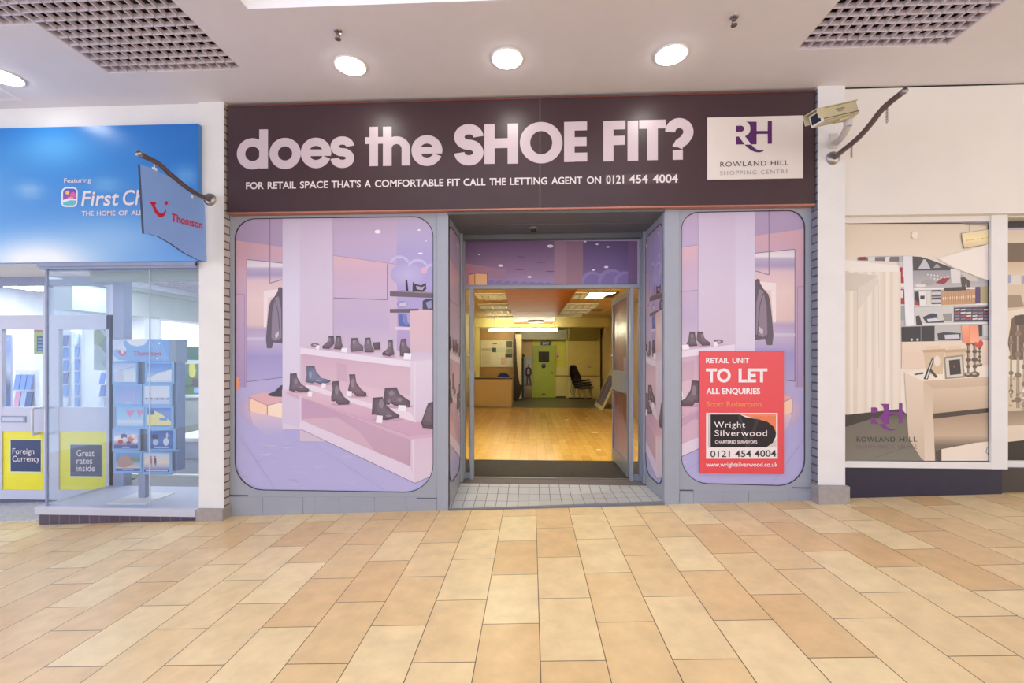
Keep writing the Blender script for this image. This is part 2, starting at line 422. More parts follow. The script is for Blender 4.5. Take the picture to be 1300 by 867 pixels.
# piers on either side of the shopfront: white plaster face, glazed brick return, stone base
def pier(name, xa, xb, brick_side, mbk):
    mb = MB(); e = 0.004
    mb.box((xa, -0.08, fz(xa)-.02), (xb, 0.35, ZC+.0))
    p = struct(name, mb, m_white)
    b = MB()
    if brick_side == 'r': b.box((xb, -0.078, fz(xb)), (xb+e, 0.06, ZC-.02))
    else: b.box((xa-e, -0.078, fz(xa)), (xa, 0.06, ZC-.02))
    struct('brick_return', b, mbk, p)
    return p
pl0, pl1 = X(252.5, -.08), X(284, -.08); pr0, pr1 = XR, X(1073, -.08)
wl = pier('wall_pier_left', pl0, pl1, 'r', m_brickl); wr = pier('wall_pier_right', pr0, pr1, 'l', m_brickr)
def base(name, u0, u1, vt, x1b):
    xa, xb = X(u0, -.125), X(u1, -.125); zt = at((u0+u1)/2, vt, -.125).z; mb = MB()
    mb.hexa([(xa, -.125, fz(xa)-.03), (xb, -.125, fz(xb)-.03), (xb, .02, fz(xb)-.03), (xa, .02, fz(xa)-.03)],
            [(xa, -.125, zt), (xb, -.125, zt), (xb, .02, zt), (xa, .02, zt)])
    return struct(name, mb, m_stone, bevel=0.006)
base('baseboard_left', 248, 282.5, 647, 0); base('baseboard_right', 1039.5, 1079.5, 617.5, 0)

# white wall above the blue fascia, and its return behind the fascia
mb = MB(); mb.box((-9, -0.06, 2.30), (pl0, 0.3, ZC)); struct('wall_left', mb, m_white)

# grey metal shopfront: two bays with a rounded opening each
def bay(name, uL, uR, quad, rt, rb, Yf=0.0, jamb=None):
    """panel in the plane Y=0 with a rounded opening"""
    xa, xb = X(uL, 0), X(uR, 0); zt = 2.80
    inner = [at(p[0], p[1], 0) for p in rounded(quad, rt, rb, 7)]      # TL.. clockwise as seen
    corners = [Vector((xa, 0, zt)), Vector((xb, 0, zt)), Vector((xb, 0, fz(xb)-.02)), Vector((xa, 0, fz(xa)-.02))]
    mb = MB(); n = 8; vs = []; fs = []
    vs = corners+inner; D = 0.035
    for k in range(4):
        seg = [4+k*n+i for i in range(n)]
        for i in range(n-1): fs.append((k, seg[i], seg[i+1]))
        nk = (k+1) % 4; fs.append((k, seg[-1], 4+nk*n, nk))
    mb.add(vs, fs)
    m2 = len(inner)
    mb.add(inner+[p+Vector((0, D, 0)) for p in inner], [(i, (i+1) % m2, m2+(i+1) % m2, m2+i) for i in range(m2)])
    mb.add(corners+[p+Vector((0, 0.05, 0)) for p in corners], [(i, (i+1) % 4, 4+(i+1) % 4, 4+i) for i in range(4)])
    o = struct(name, mb, m_grey)
    g = MB(); path = [p+Vector((0, 0.004, 0)) for p in inner]; path += path[:2]
    g.tube(path, 0.0052, 6, caps=False); struct('gasket', g, m_gasket, o)
    return o, inner
ML = [(298, 277.5), (550, 274.5), (550, 625.5), (298, 621.8)]; MR = [(865, 269.5), (1022, 266.5), (1022, 617.5), (865, 613.5)]
bl, inl = bay('window_2', 291, 569.5, ML, 26, 36); br_, inr = bay('window_3', 842.5, 1031, MR, 22, 34)
# stiles beside the entrance, seams and plinth boards
mb = MB()
xa, xb = X(555, 0), X(569.5, 0); mb.box((xa, -.012, fz(xa)-.02), (xb, .05, 2.79)); struct('jamb', mb, m_grey, bl, bevel=0.003)
mb = MB(); xa, xb = X(843, 0), X(862, 0); mb.box((xa, -.012, fz(xa)-.02), (xb, .05, 2.79)); struct('jamb', mb, m_grey, br_, bevel=0.003)
def plinth(parent, us, v0, v1):
    for a, b in zip(us, us[1:]):
        mb = MB(); xa, xb = X(a, 0)+.0015, X(b, 0)-.0015; zt = at(a, v0, 0).z
        mb.hexa([(xa, -.006, fz(xa)-.01), (xb, -.006, fz(xb)-.01), (xb, .01, fz(xb)-.01), (xa, .01, fz(xa)-.01)],
                [(xa, -.006, zt), (xb, -.006, zt), (xb, .01, zt), (xa, .01, zt)])
        struct('plinth_board', mb, m_grey, parent)
plinth(bl, [291.5, 334, 385, 399, 431, 476, 516, 554.5], 630.5, 650); plinth(br_, [862.5, 880, 916, 950, 1000, 1030], 624, 638)
for parent, us in ((bl, [(291.5, 315, 628.6), (529, 554.5, 632)]), (br_, [(862.5, 880, 622), (1005, 1030, 619)])):
    for a, b, v in us:
        mb = MB(); p, q = at(a, v, 0), at(b, v, 0); mb.box((p.x, -.007, p.z-.003), (q.x, 0, p.z+.003)); struct('seam', mb, m_gasket, parent)
# bodies behind the panels keep the light out of the shop
mb = MB(); mb.box((XL, .05, -.2), (X(569, 0), .06, 2.80)); mb.box((X(843, 0), .05, -.1), (XR, .06, 2.80)); mb.box((-9, 0.06, 2.80), (9, 0.16, ZC+.05)); struct('wall_front', mb, m_gasket)

# ------------------------------------------------------------------ the recessed entrance
YD = 0.75; zl, zr = fz(-.781)+.005, fz(1.218)+.022
xj0, xj1 = -0.781, 1.218; xd0, xd1 = -0.765, 1.205; ZS = 2.735; zth = 0.06
mb = MB()   # ramped tiled step with metal nosing
q = [(xj0, -.01, zl), (xj1, -.01, zr), (xd1, YD-.19, zth), (xd0, YD-.19, zth)]
mb.hexa([(p[0], p[1], p[2]-.12) for p in q], q); step = struct('floor_entrance', mb, m_steptile)
mb = MB(); mb.hexa([(xj0, -.022, zl-.05), (xj1, -.022, zr-.05), (xj1, .012, zr-.05), (xj0, .012, zl-.05)], [(xj0, -.022, zl+.004), (xj1, -.022, zr+.004), (xj1, .012, zr+.004), (xj0, .012, zl+.004)])
struct('nosing', mb, m_grey2, step)
mb = MB(); mb.box((xd0, YD-.19, -.05), (xd1, YD+.06, zth+.002)); struct('sill', mb, mat('dark threshold strip', (104, 94, 98), 0.6), step)
mb = MB(); mb.box((-.66, YD+.02, zth), (1.12, YD+.05, zth+.012)); struct('threshold_bar', mb, m_chrome, step)
mb = MB(); mb.box((xj0, -.03, ZS), (xj1, YD+.1, ZS+.06)); sof = struct('ceiling_entrance', mb, m_greyshade)
mb = MB(); mb.box((xj0, .30, ZS-.004), (xj1, .305, ZS)); mb.box((xj0, YD-.10, ZS-.05), (xj1, YD+.0, ZS)); struct('trim_1', mb, m_greyshade, sof)
def side(name, s, parentname=None):
    x0_, x1_ = (xj0, xd0) if s < 0 else (xj1, xd1)
    w0 = fz(x0_)
    mb = MB(); d = .05*s
    mb.hexa([(x0_, 0, w0-.02), (x1_, YD, w0-.02), (x1_+d, YD, w0-.02), (x0_+d, 0, w0-.02)], [(x0_, 0, ZS), (x1_, YD, ZS), (x1_+d, YD, ZS), (x0_+d, 0, ZS)])
    o = struct(name, mb, m_grey)
    # rounded vinyl panel with a gasket
    def sm(a, z, h): return Vector((x0_+(x1_-x0_)*a/YD-s*(.001+h), a, z))
    return o, sm
sl, smL = side('window_4', -1); sr, smR = side('window_5', 1)
# door frame, transom bar, sidelights
Yf0, Yf1 = YD-.03, YD+.05
zfh = at(700, 486/4.333+250, YD).z; zft = at(700, 505/4.333+250, YD).z     # transom bar
mb = MB()
def bar(u0, u1, z0, z1, mbx=None, y0=Yf0, y1=Yf1): (mbx or mb).box((X(u0, YD), y0, z0), (X(u1, YD), y1, z1))
fr = struct('door_1', (lambda b: (bar(580.5, 590.5, zth, ZS, b), bar(811.5, 821.5, zth, ZS, b), b)[-1])(MB()), m_grey)
mb = MB(); mb.box((X(590, YD), Yf0, zft), (X(812, YD), Yf1, zfh)); struct('transom_bar', mb, m_grey, fr, bevel=.004)
zhd = at(700, 305, YD).z
mb = MB(); mb.box((X(588, YD), Yf0, zhd), (X(814, YD), Yf1, ZS)); struct('head_bar', mb, m_greyshade, fr)
for a, b in ((597.3, 601.2), (799.5, 803.2)):
    mb = MB(); mb.box((X(a, YD), Yf0-.01, zth), (X(b, YD), Yf1, zft)); struct('mullion', mb, m_grey, fr, bevel=.003)
for a, b in ((590.3, 597.5), (803, 811.7)):
    mb = MB(); mb.box((X(a, YD), YD+.01, zth+.02), (X(b, YD), YD+.016, zft)); struct('sidelight', mb, m_glass, fr)
    mb = MB(); mb.box((X(a, YD), YD, zth), (X(b, YD), YD+.03, zth+.06)); struct('sidelight_rail', mb, m_grey, fr)
for s, sg in ((xd0+.012, 1), (xd1-.012, -1)):
    for yy in (0.60, 0.655):
        mb = MB(); mb.box((s-.012, yy, zth-.02), (s+.012, yy+.03, ZS)); struct('jamb_rib', mb, m_grey, fr)

# right shop shell
yr = 0.03
mb = MB(); zb = at(1180, 272, -.05).z
mb.box((pr1, -.05, zb), (8, .25, ZC-.016)); struct('wall_right', mb, m_cream)
mb = MB(); mb.box((pr1, -.045, ZC-.016), (8, .05, ZC+.001)); struct('trim_2', mb, m_black)
# ------------------------------------------------------------------ the shop sign
def Zm(ox, oy, s): return lambda pts: [(ox+x/s, oy+y/s) for x, y in pts]
YS = -0.06
sx0, sx1 = at(289, 200, YS).x, 2.53; sz0, sz1 = 2.772, 3.772
sign = thing('shop_sign', 'long plum fascia sign asking does the shoe fit above the empty shop', 'sign', ((sx0+sx1)/2, YS, sz0))
xs_ = at(685.5, 200, YS).x
for a, b in ((sx0, xs_-.002), (xs_+.002, sx1)):
    mb = MB(); mb.box((a, YS, sz0), (b, .05, sz1)); obj('sign_board', mb, m_plum, sign)
mb = MB(); mb.box((xs_-.002, YS+.002, sz0), (xs_+.002, .05, sz1)); obj('seam', mb, m_white, sign)
mb = MB(); mb.box((sx0, YS-.012, sz0-.016), (sx1, .05, sz0)); obj('copper_trim', mb, m_copper, sign, bevel=.004, label='copper strip along the lower edge')
mb = MB(); mb.box((sx0, YS-.006, sz1), (sx1, .05, sz1+.016)); obj('copper_trim', mb, mat('dull copper edge', (120, 66, 58), 0.45, metal=.2), sign)
sm_ = plane_map(YS)
def glyphs():
    p = Print(plane_map(YS, .0012), None, step=0.00002); c = (255, 255, 255)
    def arc(cx, cy, rx, ry, a0, a1, n=24): return [(cx+rx*math.cos(math.radians(a0+(a1-a0)*i/n)), cy-ry*math.sin(math.radians(a0+(a1-a0)*i/n))) for i in range(n+1)]
    A = Zm(290, 140, 4.333); p.T = lambda u, v: (290+u/4.333, 140+v/4.333)
    R = lambda x0, y0, x1, y1, dy=0: p.add([(x0, y0), (x1, y0+dy), (x1, y1+dy), (x0, y1)], c)
    p.ring(133, 240, 86, 40, c); R(170, 106, 218, 321, -1)                                   # d
    p.ring(312, 238, 86, 39, c)                                                              # o
    def e(cx, cy, r, k):
        p.ring(cx, cy, r, k, c, 0, 338); p.add([(cx-r+12, cy-19), (cx+r-6, cy-19), (cx+r, cy), (cx+r-2, cy+16), (cx-r+10, cy+18)], c)
        p.add([(cx-52, cy+8), (cx-30, cy+17), (cx-26, cy+31), (cx-58, cy+31)], c)
    e(482, 235, 84, 39)
    def s(cx, y0, y1, rx, t):
        m = (y0+y1)/2; ry = (y1-y0-t)/4
        top = arc(cx, y0+t/2+ry, rx, ry, 2, 262, 22); bot = arc(cx, y1-t/2-ry, rx, ry, 82, -178, 22)
        p.stroke(top+bot, t/2, c)
    s(627, 144, 318, 43, 45)
    R(776, 92, 823, 308, -1); R(752, 149, 850, 186, -2); R(850, 91, 898, 307, -1)             # t h
    p.ring(925, 214, 75, 28, c, 0, 180, Ry=70, ry=28); R(953, 212, 1000, 304, 0)
    e(1092, 222, 85, 39)
    p.T = lambda u, v: (580+u/4.0625, 130+v/4.0625)
    s(62, 112, 326, 49, 53)
    R(142, 113, 195, 318, -1); R(262, 110, 316, 317, -1); R(190, 187, 266, 237, -2)           # H
    p.ring(435, 208, 110, 57, c, n=48, Ry=107, ry=60)                                         # O
    R(553, 101, 607, 308, -1); R(600, 100, 671, 146, -2); R(600, 180, 669, 226, -1); R(600, 260, 672, 306, -1)   # E
    R(755, 97, 808, 305, -1); R(800, 95, 869, 141, -2); R(800, 174, 866, 221, -2)             # F
    R(880, 95, 935, 302, -1); R(940, 92, 1077, 137, -3); R(981, 120, 1036, 299, -1)           # I T
    p.stroke(arc(1147, 152, 47, 45, 182, -28, 26)+[(1172, 196), (1147, 214), (1139, 232)], 26, c)
    p.add([(1113, 218), (1165, 206), (1165, 229), (1113, 231)], c)
    R(1113, 246, 1165, 297, -1)
    return p
g = glyphs(); mb = MB(); mb.v = [Vector(q) for q in g.v]; mb.f = g.f; mb.m = [0]*len(g.f); mb.smooth = [False]*len(g.f)
obj('headline_lettering', mb, m_letterhead, sign, label='large pale letters reading does the SHOE FIT?')
mb = MB(); l = plane_map(YS, .0012)
def seg(mbx, s, u0, v0, u1, v1, cap, mapf=l, **kw): letters(mbx, s, (u0, v0), (u1, v1), cap, cap, mapf, **kw)
# one straight line of words, its ends taken from the photograph
words = [("FOR", 312.5, 335), ("RETAIL", 340, 376), ("SPACE", 381, 416.7), ("THAT'S", 421, 458), ("A", 463, 471), ("COMFORTABLE", 476, 563), ("FIT", 568, 584),
         ("CALL", 588.5, 616.5), ("THE", 621.5, 642), ("LETTING", 647.5, 694.7), ("AGENT", 700, 739), ("ON", 745, 763)]
def vb(u): return 240.3+(232.8-240.3)*(u-312.5)/(763-312.5)
for s, a, b in words:
    mb = MB(); seg(mb, s, a, vb(a), b, vb(b), 8.6, bold=0.018); obj('strapline_word', mb, m_letter, sign)
pq = [(768, 221.5), (862, 219.5), (862, 233), (768, 235)]
mb = MB(); mb.quad(*[l(a, b, 0.0002) for a, b in pq]); pt = obj('number_patch', mb, m_patch, sign, label='darker patch under the telephone number')
for s, a, b in (("0121", 769.5, 792), ("454", 798.5, 822.5), ("4004", 828.5, 860.5)):
    mb = MB(); seg(mb, s, a, vb(a)+.4, b, vb(b)+.4, 10.0, bold=0.018); obj('number_lettering', mb, m_letter, pt)
# white logo board
q = [(897.8, 150.2), (1019, 146.5), (1019, 226), (897.8, 229)]
mb = MB(); pts = [at(a, b, YS) for a, b in q]; zt, zb_ = (pts[0].z+pts[1].z)/2, (pts[2].z+pts[3].z)/2
mb.box((pts[0].x, YS-.006, zb_), (pts[1].x, YS, zt)); lb = obj('logo_board', mb, m_boardwhite, sign, label='white board with purple letters RH')
def logo(T, mapf, m1, parent, name):
    p = Print(mapf, None, T, 0.00002); c = (255, 255, 255)
    cur = lambda cx, cy, rx, ry, a0, a1, n=10: [(cx+rx*math.cos(math.radians(a0+(a1-a0)*i/n)), cy-ry*math.sin(math.radians(a0+(a1-a0)*i/n))) for i in range(n+1)]
    p.add([(413, 155)]+cur(460, 183, 30, 29, 90, -90)+[(413, 214)], c)
    p.add([(413, 260), (440, 258), (495, 335), (413, 337)], c)
    p.add([(510, 115), (612, 115), (612, 333), (558, 335), (500, 255), (530, 238), (548, 212), (553, 180), (547, 150), (533, 128)], c)
    p.add([(612, 205), (720, 205), (720, 232), (612, 235)], c); p.add([(720, 108), (760, 108), (760, 328), (720, 330)], c)
    p.add([(497, 338), (560, 337), (590, 368), (615, 385), (645, 394), (688, 389), (668, 406), (630, 414), (590, 406), (555, 390), (530, 370)], c)
    mb = MB(); mb.v = [Vector(q) for q in p.v]; mb.f = p.f; mb.m = [0]*len(p.f); mb.smooth = [False]*len(p.f)
    return obj(name, mb, m1, parent)
lm = plane_map(YS, .0075)
logo(lambda u, v: (880+u/7.647, 140+v/7.647), lm, m_purple, lb, 'logo_lettering')
word_objs('name_lettering', m_inkgrey, lb, "ROWLAND HILL", (913.8, 212.2), (1000.4, 209.9), 6.0, 6.0, lm, spacing=1.15)
word_objs('caption_lettering', m_inklite, lb, "SHOPPING CENTRE", (913.8, 222.8), (1000.4, 220.6), 5.2, 5.2, lm, spacing=1.25, bold=-0.012)

# ------------------------------------------------------------------ the shoe shop picture printed on the window vinyls
def shoe_art(p):
    Z5 = Zm(280, 120, 4.333); Z6 = Zm(280, 300, 4.333); Z7 = Zm(280, 460, 4.333)
    # walls and floor of the picture
    p.grad([(270, 240), (600, 240), (600, 660), (270, 660)], [(277, (196, 176, 208)), (330, (206, 184, 210)), (420, (200, 182, 212)), (480, (184, 172, 216)), (540, (182, 177, 226)), (625, (190, 186, 232))])
    p.grad(Z5([(0, 690), (342, 690), (342, 840), (0, 790)]), [(270, (190, 172, 206)), (310, (182, 160, 196))])
    p.grad(Z6([(0, 12), (342, 60), (342, 160), (0, 160)])+[], [(300, (222, 176, 184)), (330, (208, 172, 194))])
    p.grad(Z6([(0, 100), (145, 100), (145, 830), (0, 830)]), [(325, (214, 172, 186)), (400, (196, 164, 196)), (480, (176, 150, 196))])
    p.line(Z6([(82, 318), (132, 318), (132, 830)]), .6, (150, 128, 162))
    # mirror
    p.grad(Z6([(145, 128), (342, 148), (342, 775), (145, 800)]), [(330, (226, 216, 230)), (338, (238, 228, 236)), (341, (190, 176, 206)), (349, (176, 160, 198)), (356, (226, 196, 204)), (380, (236, 206, 206)), (412, (228, 198, 196)), (418, (186, 166, 200)), (432, (196, 178, 210)), (445, (180, 164, 208)), (452, (164, 152, 206)), (482, (176, 166, 214))])
    p.add(Z6([(238, 300), (340, 290), (340, 330), (238, 340)]), (244, 228, 232)); p.add(Z6([(238, 340), (262, 340), (252, 500), (238, 500)]), (246, 230, 232))
    p.line(Z6([(342, 148), (145, 128), (145, 800), (342, 776)]), .7, (96, 82, 108))
    p.add(Z6([(145, 556), (340, 552), (340, 574), (145, 572)]), (208, 196, 222))
    p.line(Z6([(272, -190), (272, 258), (338, 238)]), 1.3, (150, 132, 164))
    # jacket on the rail
    p.add(Z6([(316, 300), (318, 282), (328, 278), (342, 284), (342, 590), (292, 584), (282, 616), (256, 616), (250, 566), (258, 470), (266, 390), (276, 356), (300, 328)]), (96, 82, 98))
    p.add(Z6([(300, 340), (320, 330), (334, 400), (336, 560), (300, 575), (280, 560), (284, 420)]), (142, 124, 144))
    p.line(Z6([(300, 350), (318, 420), (330, 580)]), .9, (92, 78, 94)); p.add(Z6([(300, 540), (322, 520), (320, 548), (304, 566)]), (206, 190, 206))
    # glowing box and black shoe
    for k in range(6): p.ell(280+250/4.333, 460+255/4.333, (34-k*3.2), (24-k*2.4), (190+k*4, 172+k*3, 212-k*1))
    p.add(Z7([(158, 190), (240, 164), (345, 186), (345, 206), (258, 237)]), (226, 176, 182)); p.add(Z7([(158, 196), (258, 237), (258, 322), (158, 266)]), (252, 214, 186))
    p.add(Z7([(258, 237), (345, 216), (345, 306), (258, 322)]), (255, 230, 208)); p.line(Z7([(158, 192), (258, 237), (345, 216)]), .9, (182, 132, 146)); p.line(Z7([(158, 192), (158, 266), (258, 322), (345, 304)]), .8, (182, 132, 146)); p.line(Z7([(258, 237), (258, 322)]), 1.2, (182, 132, 146))
    p.add(Z7([(262, 174), (300, 158), (330, 128), (345, 122), (345, 190), (290, 188), (264, 182)]), (62, 52, 66))
    p.grad(Z7([(160, 270), (345, 306), (345, 380), (250, 400), (180, 340)]), [(526, (222, 196, 214)), (548, (190, 182, 222))])
    p.add(Z7([(70, 84), (104, 78), (106, 146), (70, 152)]), (242, 160, 128)); p.line(Z7([(84, 84), (84, 150)]), .6, (160, 100, 110))
    # marble veins on the floor
    rnd = random.Random(3)
    for i in range(26):
        x, y = rnd.uniform(100, 700), rnd.uniform(360, 690)
        p.add(Z7([(x, y), (x+rnd.uniform(40, 120), y+rnd.uniform(-8, 12)), (x+rnd.uniform(30, 90), y+rnd.uniform(8, 22))]), rnd.choice(((200, 194, 230), (184, 176, 220), (196, 190, 228))))
    for a, b in (((100, 400), (300, 690)), ((430, 400), (900, 700)), ((180, 560), (480, 400)), ((78, 560), (190, 690))): p.line(Z7([a, b]), .35, (166, 156, 206))
    # right hand wall
    p.grad(Z5([(622, 660), (1180, 660), (1180, 1200), (622, 1200)]), [(270, (200, 178, 208)), (310, (196, 176, 210)), (340, (190, 174, 214))])
    p.grad(Z6([(622, 106), (920, 150), (918, 350), (622, 340)]), [(324, (224, 184, 196)), (350, (210, 180, 206)), (380, (204, 182, 212))])
    p.grad(Z6([(622, 340), (1000, 352), (1000, 640), (622, 640)]), [(378, (202, 180, 208)), (412, (194, 176, 210)), (446, (212, 192, 214))])
    p.line(Z6([(622, 106), (970, 155)]), .5, (160, 136, 168)); p.line(Z6([(918, 152), (918, 349), (622, 339)]), .8, (112, 92, 122))
    p.grad(Z6([(970, -160), (1180, -160), (1180, 700), (970, 700)]), [(275, (196, 180, 212)), (318, (178, 168, 216)), (360, (176, 164, 218)), (440, (184, 160, 206))])
    p.add(Z6([(920, 152), (972, 155), (972, 540), (930, 540)]), (206, 182, 210))
    def glow(cx, cy, rx, ry, c0, c1, n=9):                   # soft spot made of nested ellipses
        for k in range(n):
            t = (k+1)/n; f = 1-k/n; p.ell(cx, cy, rx*f, ry*f, tuple(c0[i]+(c1[i]-c0[i])*t for i in range(3)), 22)
    glow(280+1030/4.333, 300+210/4.333, 22, 15, (178, 168, 216), (192, 186, 230))
    for cx, cy in ((985, 122), (1085, 140), (1172, 165)):
        p.stroke([(280+(cx+54*math.cos(a*math.pi/12))/4.333, 300+(cy+40-52*math.sin(a*math.pi/12))/4.333) for a in range(1, 12)], 1.1, (196, 190, 230)); p.stroke([(280+(cx+50*math.cos(a*math.pi/12))/4.333, 300+(cy+42-48*math.sin(a*math.pi/12))/4.333) for a in range(2, 11)], .5, (214, 208, 240))
    p.ell(280+1120/4.333, 300+188/4.333, 4, 4, (226, 180, 204)); p.ell(280+1100/4.333, 300+94/4.333, 3, .9, (250, 246, 255))
    for x, y, r in ((865, 755, 17), (1092, 746, 8), (1132, 806, 4)): p.ell(280+x/4.333, 120+y/4.333, r/4.333, r*.62/4.333, (252, 248, 255))
    # wall shelves with bags and boots
    p.add(Z6([(932, 303), (1000, 299), (1180, 312), (1180, 340), (932, 330)]), (108, 94, 108)); p.add(Z6([(932, 303), (1000, 297), (1180, 310), (1180, 316)]), (150, 134, 148))
    p.add(Z6([(932, 400), (1090, 398), (1090, 420), (932, 420)]), (104, 88, 102)); p.add(Z6([(960, 498), (1045, 500), (1045, 516), (960, 514)]), (226, 208, 226))
    p.add(Z6([(1018, 244), (1028, 242), (1034, 302), (1020, 302)]), (44, 36, 48))
    p.add(Z6([(1058, 250), (1070, 262), (1104, 270), (1130, 256), (1132, 290), (1116, 306), (1076, 304), (1056, 306)]), (58, 48, 62)); p.add(Z6([(1076, 272), (1108, 280), (1124, 272), (1112, 296), (1080, 292)]), (178, 164, 186))
    p.ell(280+1000/4.333, 300+374/4.333, 7, 4.5, (150, 148, 196)); p.ell(280+996/4.333, 300+376/4.333, 3, 2.4, (206, 196, 224)); p.ell(280+1016/4.333, 300+374/4.333, 2, 3, (206, 196, 224))
    p.add(Z6([(1112, 356), (1130, 344), (1180, 346), (1180, 404), (1112, 402)]), (70, 60, 78)); p.add(Z6([(1130, 364), (1160, 352), (1164, 396), (1140, 398)]), (150, 148, 196))
    p.add(Z6([(978, 428), (1000, 424), (1006, 470), (1040, 486), (1042, 498), (980, 494)]), (92, 104, 176)); p.add(Z6([(1004, 426), (1024, 424), (1030, 470), (1044, 486), (1010, 480)]), (120, 130, 196))
    p.grad(Z6([(1043, 410), (1180, 404), (1180, 655), (1043, 640)]), [(394, (222, 188, 198)), (450, (214, 186, 202))])
    # white column
    p.grad([(359, 240), (381, 240), (381, 545), (359, 545)], [(277, (212, 198, 226)), (380, (224, 216, 238)), (520, (222, 210, 232))]); p.grad([(381, 240), (423, 240), (423, 560), (381, 560)], [(277, (210, 194, 222)), (360, (216, 202, 226)), (440, (214, 196, 218))])
    # display unit
    p.grad(Z7([(340, 150), (440, 140), (440, 362), (340, 330)]), [(495, (218, 200, 224)), (540, (216, 202, 228))])
    p.grad(Z6([(435, 612), (620, 604), (1180, 642), (1180, 684), (1070, 694), (445, 620)]), [(438, (206, 186, 212)), (460, (218, 202, 222))])
    p.add(Z6([(440, 612), (1070, 690), (1070, 724), (440, 646)]), (236, 224, 240))
    p.grad(Z6([(445, 646), (1048, 722), (1048, 990), (445, 830)]), [(449, (208, 172, 196)), (480, (218, 186, 202)), (520, (214, 182, 202))], axis=1)
    p.grad(Z7([(640, 0), (700, 12), (700, 200), (640, 150)]), [(460, (204, 168, 190)), (500, (212, 178, 198))])
    p.grad(Z7([(600, 90), (1048, 180), (1048, 290), (700, 220), (470, 118)]), [(480, (220, 188, 204)), (520, (228, 200, 214))])
    p.add(Z7([(470, 112), (712, 196), (1045, 276), (1075, 300), (1075, 330), (712, 228), (470, 146)]), (236, 222, 236))
    p.grad(Z7([(355, 158), (470, 144), (1075, 330), (1180, 318), (1180, 412), (1045, 425), (355, 172)]), [(495, (226, 192, 206)), (530, (212, 172, 196)), (560, (206, 168, 196))])
    p.add(Z7([(365, 164), (1045, 404), (1180, 392), (1180, 414), (1045, 426), (365, 178)]), (216, 178, 200)); p.line(Z7([(365, 164), (1045, 404)]), .5, (190, 148, 178))
    p.grad(Z6([(1045, 690), (1180, 676), (1180, 1014), (1075, 1022), (1045, 966)]), [(460, (224, 210, 228)), (535, (220, 202, 222))]); p.line(Z6([(1070, 692), (1070, 1020)]), .7, (238, 226, 240))
    p.grad(Z7([(445, 190), (1040, 426), (1040, 578), (445, 320)]), [(510, (198, 158, 188)), (560, (206, 168, 194)), (590, (216, 182, 202))])
    p.add(Z7([(445, 312), (640, 300), (1040, 560), (1040, 582), (445, 330)]), (214, 180, 200)); p.grad(Z7([(700, 300), (1040, 432), (1040, 578), (860, 500)]), [(530, (204, 168, 194)), (590, (200, 166, 186))])
    p.add(Z7([(437, 314), (1045, 572), (1070, 664), (437, 364)]), (230, 216, 236)); p.add(Z7([(437, 180), (446, 184), (446, 330), (437, 330)]), (226, 208, 230))
    p.grad(Z7([(1045, 424), (1180, 410), (1180, 616), (1070, 664), (1045, 574)]), [(556, (220, 196, 216)), (612, (226, 210, 228))]); p.line(Z7([(1058, 424), (1062, 660)]), 1.6, (234, 220, 236))
    p.line(Z7([(437, 364), (1070, 664), (1180, 616)]), .6, (112, 96, 140))
    # shoes
    br, bl_, dk = (92, 74, 86), (98, 100, 128), (74, 58, 66)
    def shoe(z, pts, c, hi=None):
        xs = [q[0] for q in pts]; ys = [q[1] for q in pts]; x0, x1, y0, y1 = min(xs), max(xs), min(ys), max(ys); oy = 300 if z is Z6 else 460
        p.ell(280+(x0+(x1-x0)*.55)/4.333, oy+(y1-2)/4.333, (x1-x0)*.56/4.333, 2.2, (196, 160, 184))
        p.add(z(pts), c); gx, gy = sum(xs)/len(xs), sum(ys)/len(ys)
        p.add(z([(gx+(x-gx)*.78, gy+(y-gy)*.8-2) for x, y in pts]), tuple(k+12 for k in c)); p.add(z([(gx+(x-gx)*.5-2, gy+(y-gy)*.55-4) for x, y in pts]), tuple(k+24 for k in c))
        low = [q for q in pts if q[1] > y0+(y1-y0)*.72]
        if len(low) > 2: p.line(z(sorted(low)), .7, (48, 38, 44))
        p.line(z([(min(q[0] for q in pts if q[1] < y0+9), y0+5), (max(q[0] for q in pts if q[1] < y0+9), y0+4)]), .7, (52, 40, 48))
        if hi:
            for fx, fy, rx, ry in hi: p.ell(280+(x0+(x1-x0)*fx)/4.333, (300 if z is Z6 else 460)+(y0+(y1-y0)*fy)/4.333, (x1-x0)*rx/4.333, (y1-y0)*ry/4.333, tuple(min(255, k+52) for k in c))
        b = max(pts, key=lambda q: q[1])
    H1 = [(.35, .45, .07, .16), (.62, .74, .1, .05)]
    shoe(Z7, [(383, 64), (420, 58), (425, 85), (445, 118), (488, 148), (486, 160), (440, 163), (415, 152), (408, 160), (378, 152), (382, 112)], br, H1)
    shoe(Z7, [(473, 25), (518, 18), (527, 50), (560, 88), (605, 97), (603, 107), (560, 120), (515, 105), (508, 114), (468, 106), (475, 70)], bl_, [(.2, .5, .06, .2), (.5, .8, .12, .04)])
    shoe(Z7, [(613, 105), (652, 102), (658, 150), (680, 188), (712, 214), (705, 230), (650, 232), (632, 208), (628, 214), (610, 210), (610, 185), (618, 150)], br, [(.3, .4, .1, .2)])
    shoe(Z7, [(708, 66), (742, 65), (748, 110), (775, 148), (803, 168), (800, 187), (750, 186), (730, 163), (724, 172), (703, 168), (703, 148), (712, 110)], (104, 76, 88), [(.25, .4, .1, .2)])
    shoe(Z7, [(905, 140), (970, 137), (985, 172), (1045, 214), (1043, 245), (960, 236), (936, 222), (928, 232), (900, 230), (898, 190)], br, [(.3, .3, .1, .14), (.6, .62, .09, .1), (.2, .7, .05, .1)])
    shoe(Z7, [(838, 194), (893, 190), (905, 228), (950, 268), (985, 290), (982, 303), (910, 316), (872, 308), (858, 285), (832, 286), (835, 250)], br, [(.35, .3, .09, .2), (.62, .82, .12, .05)])
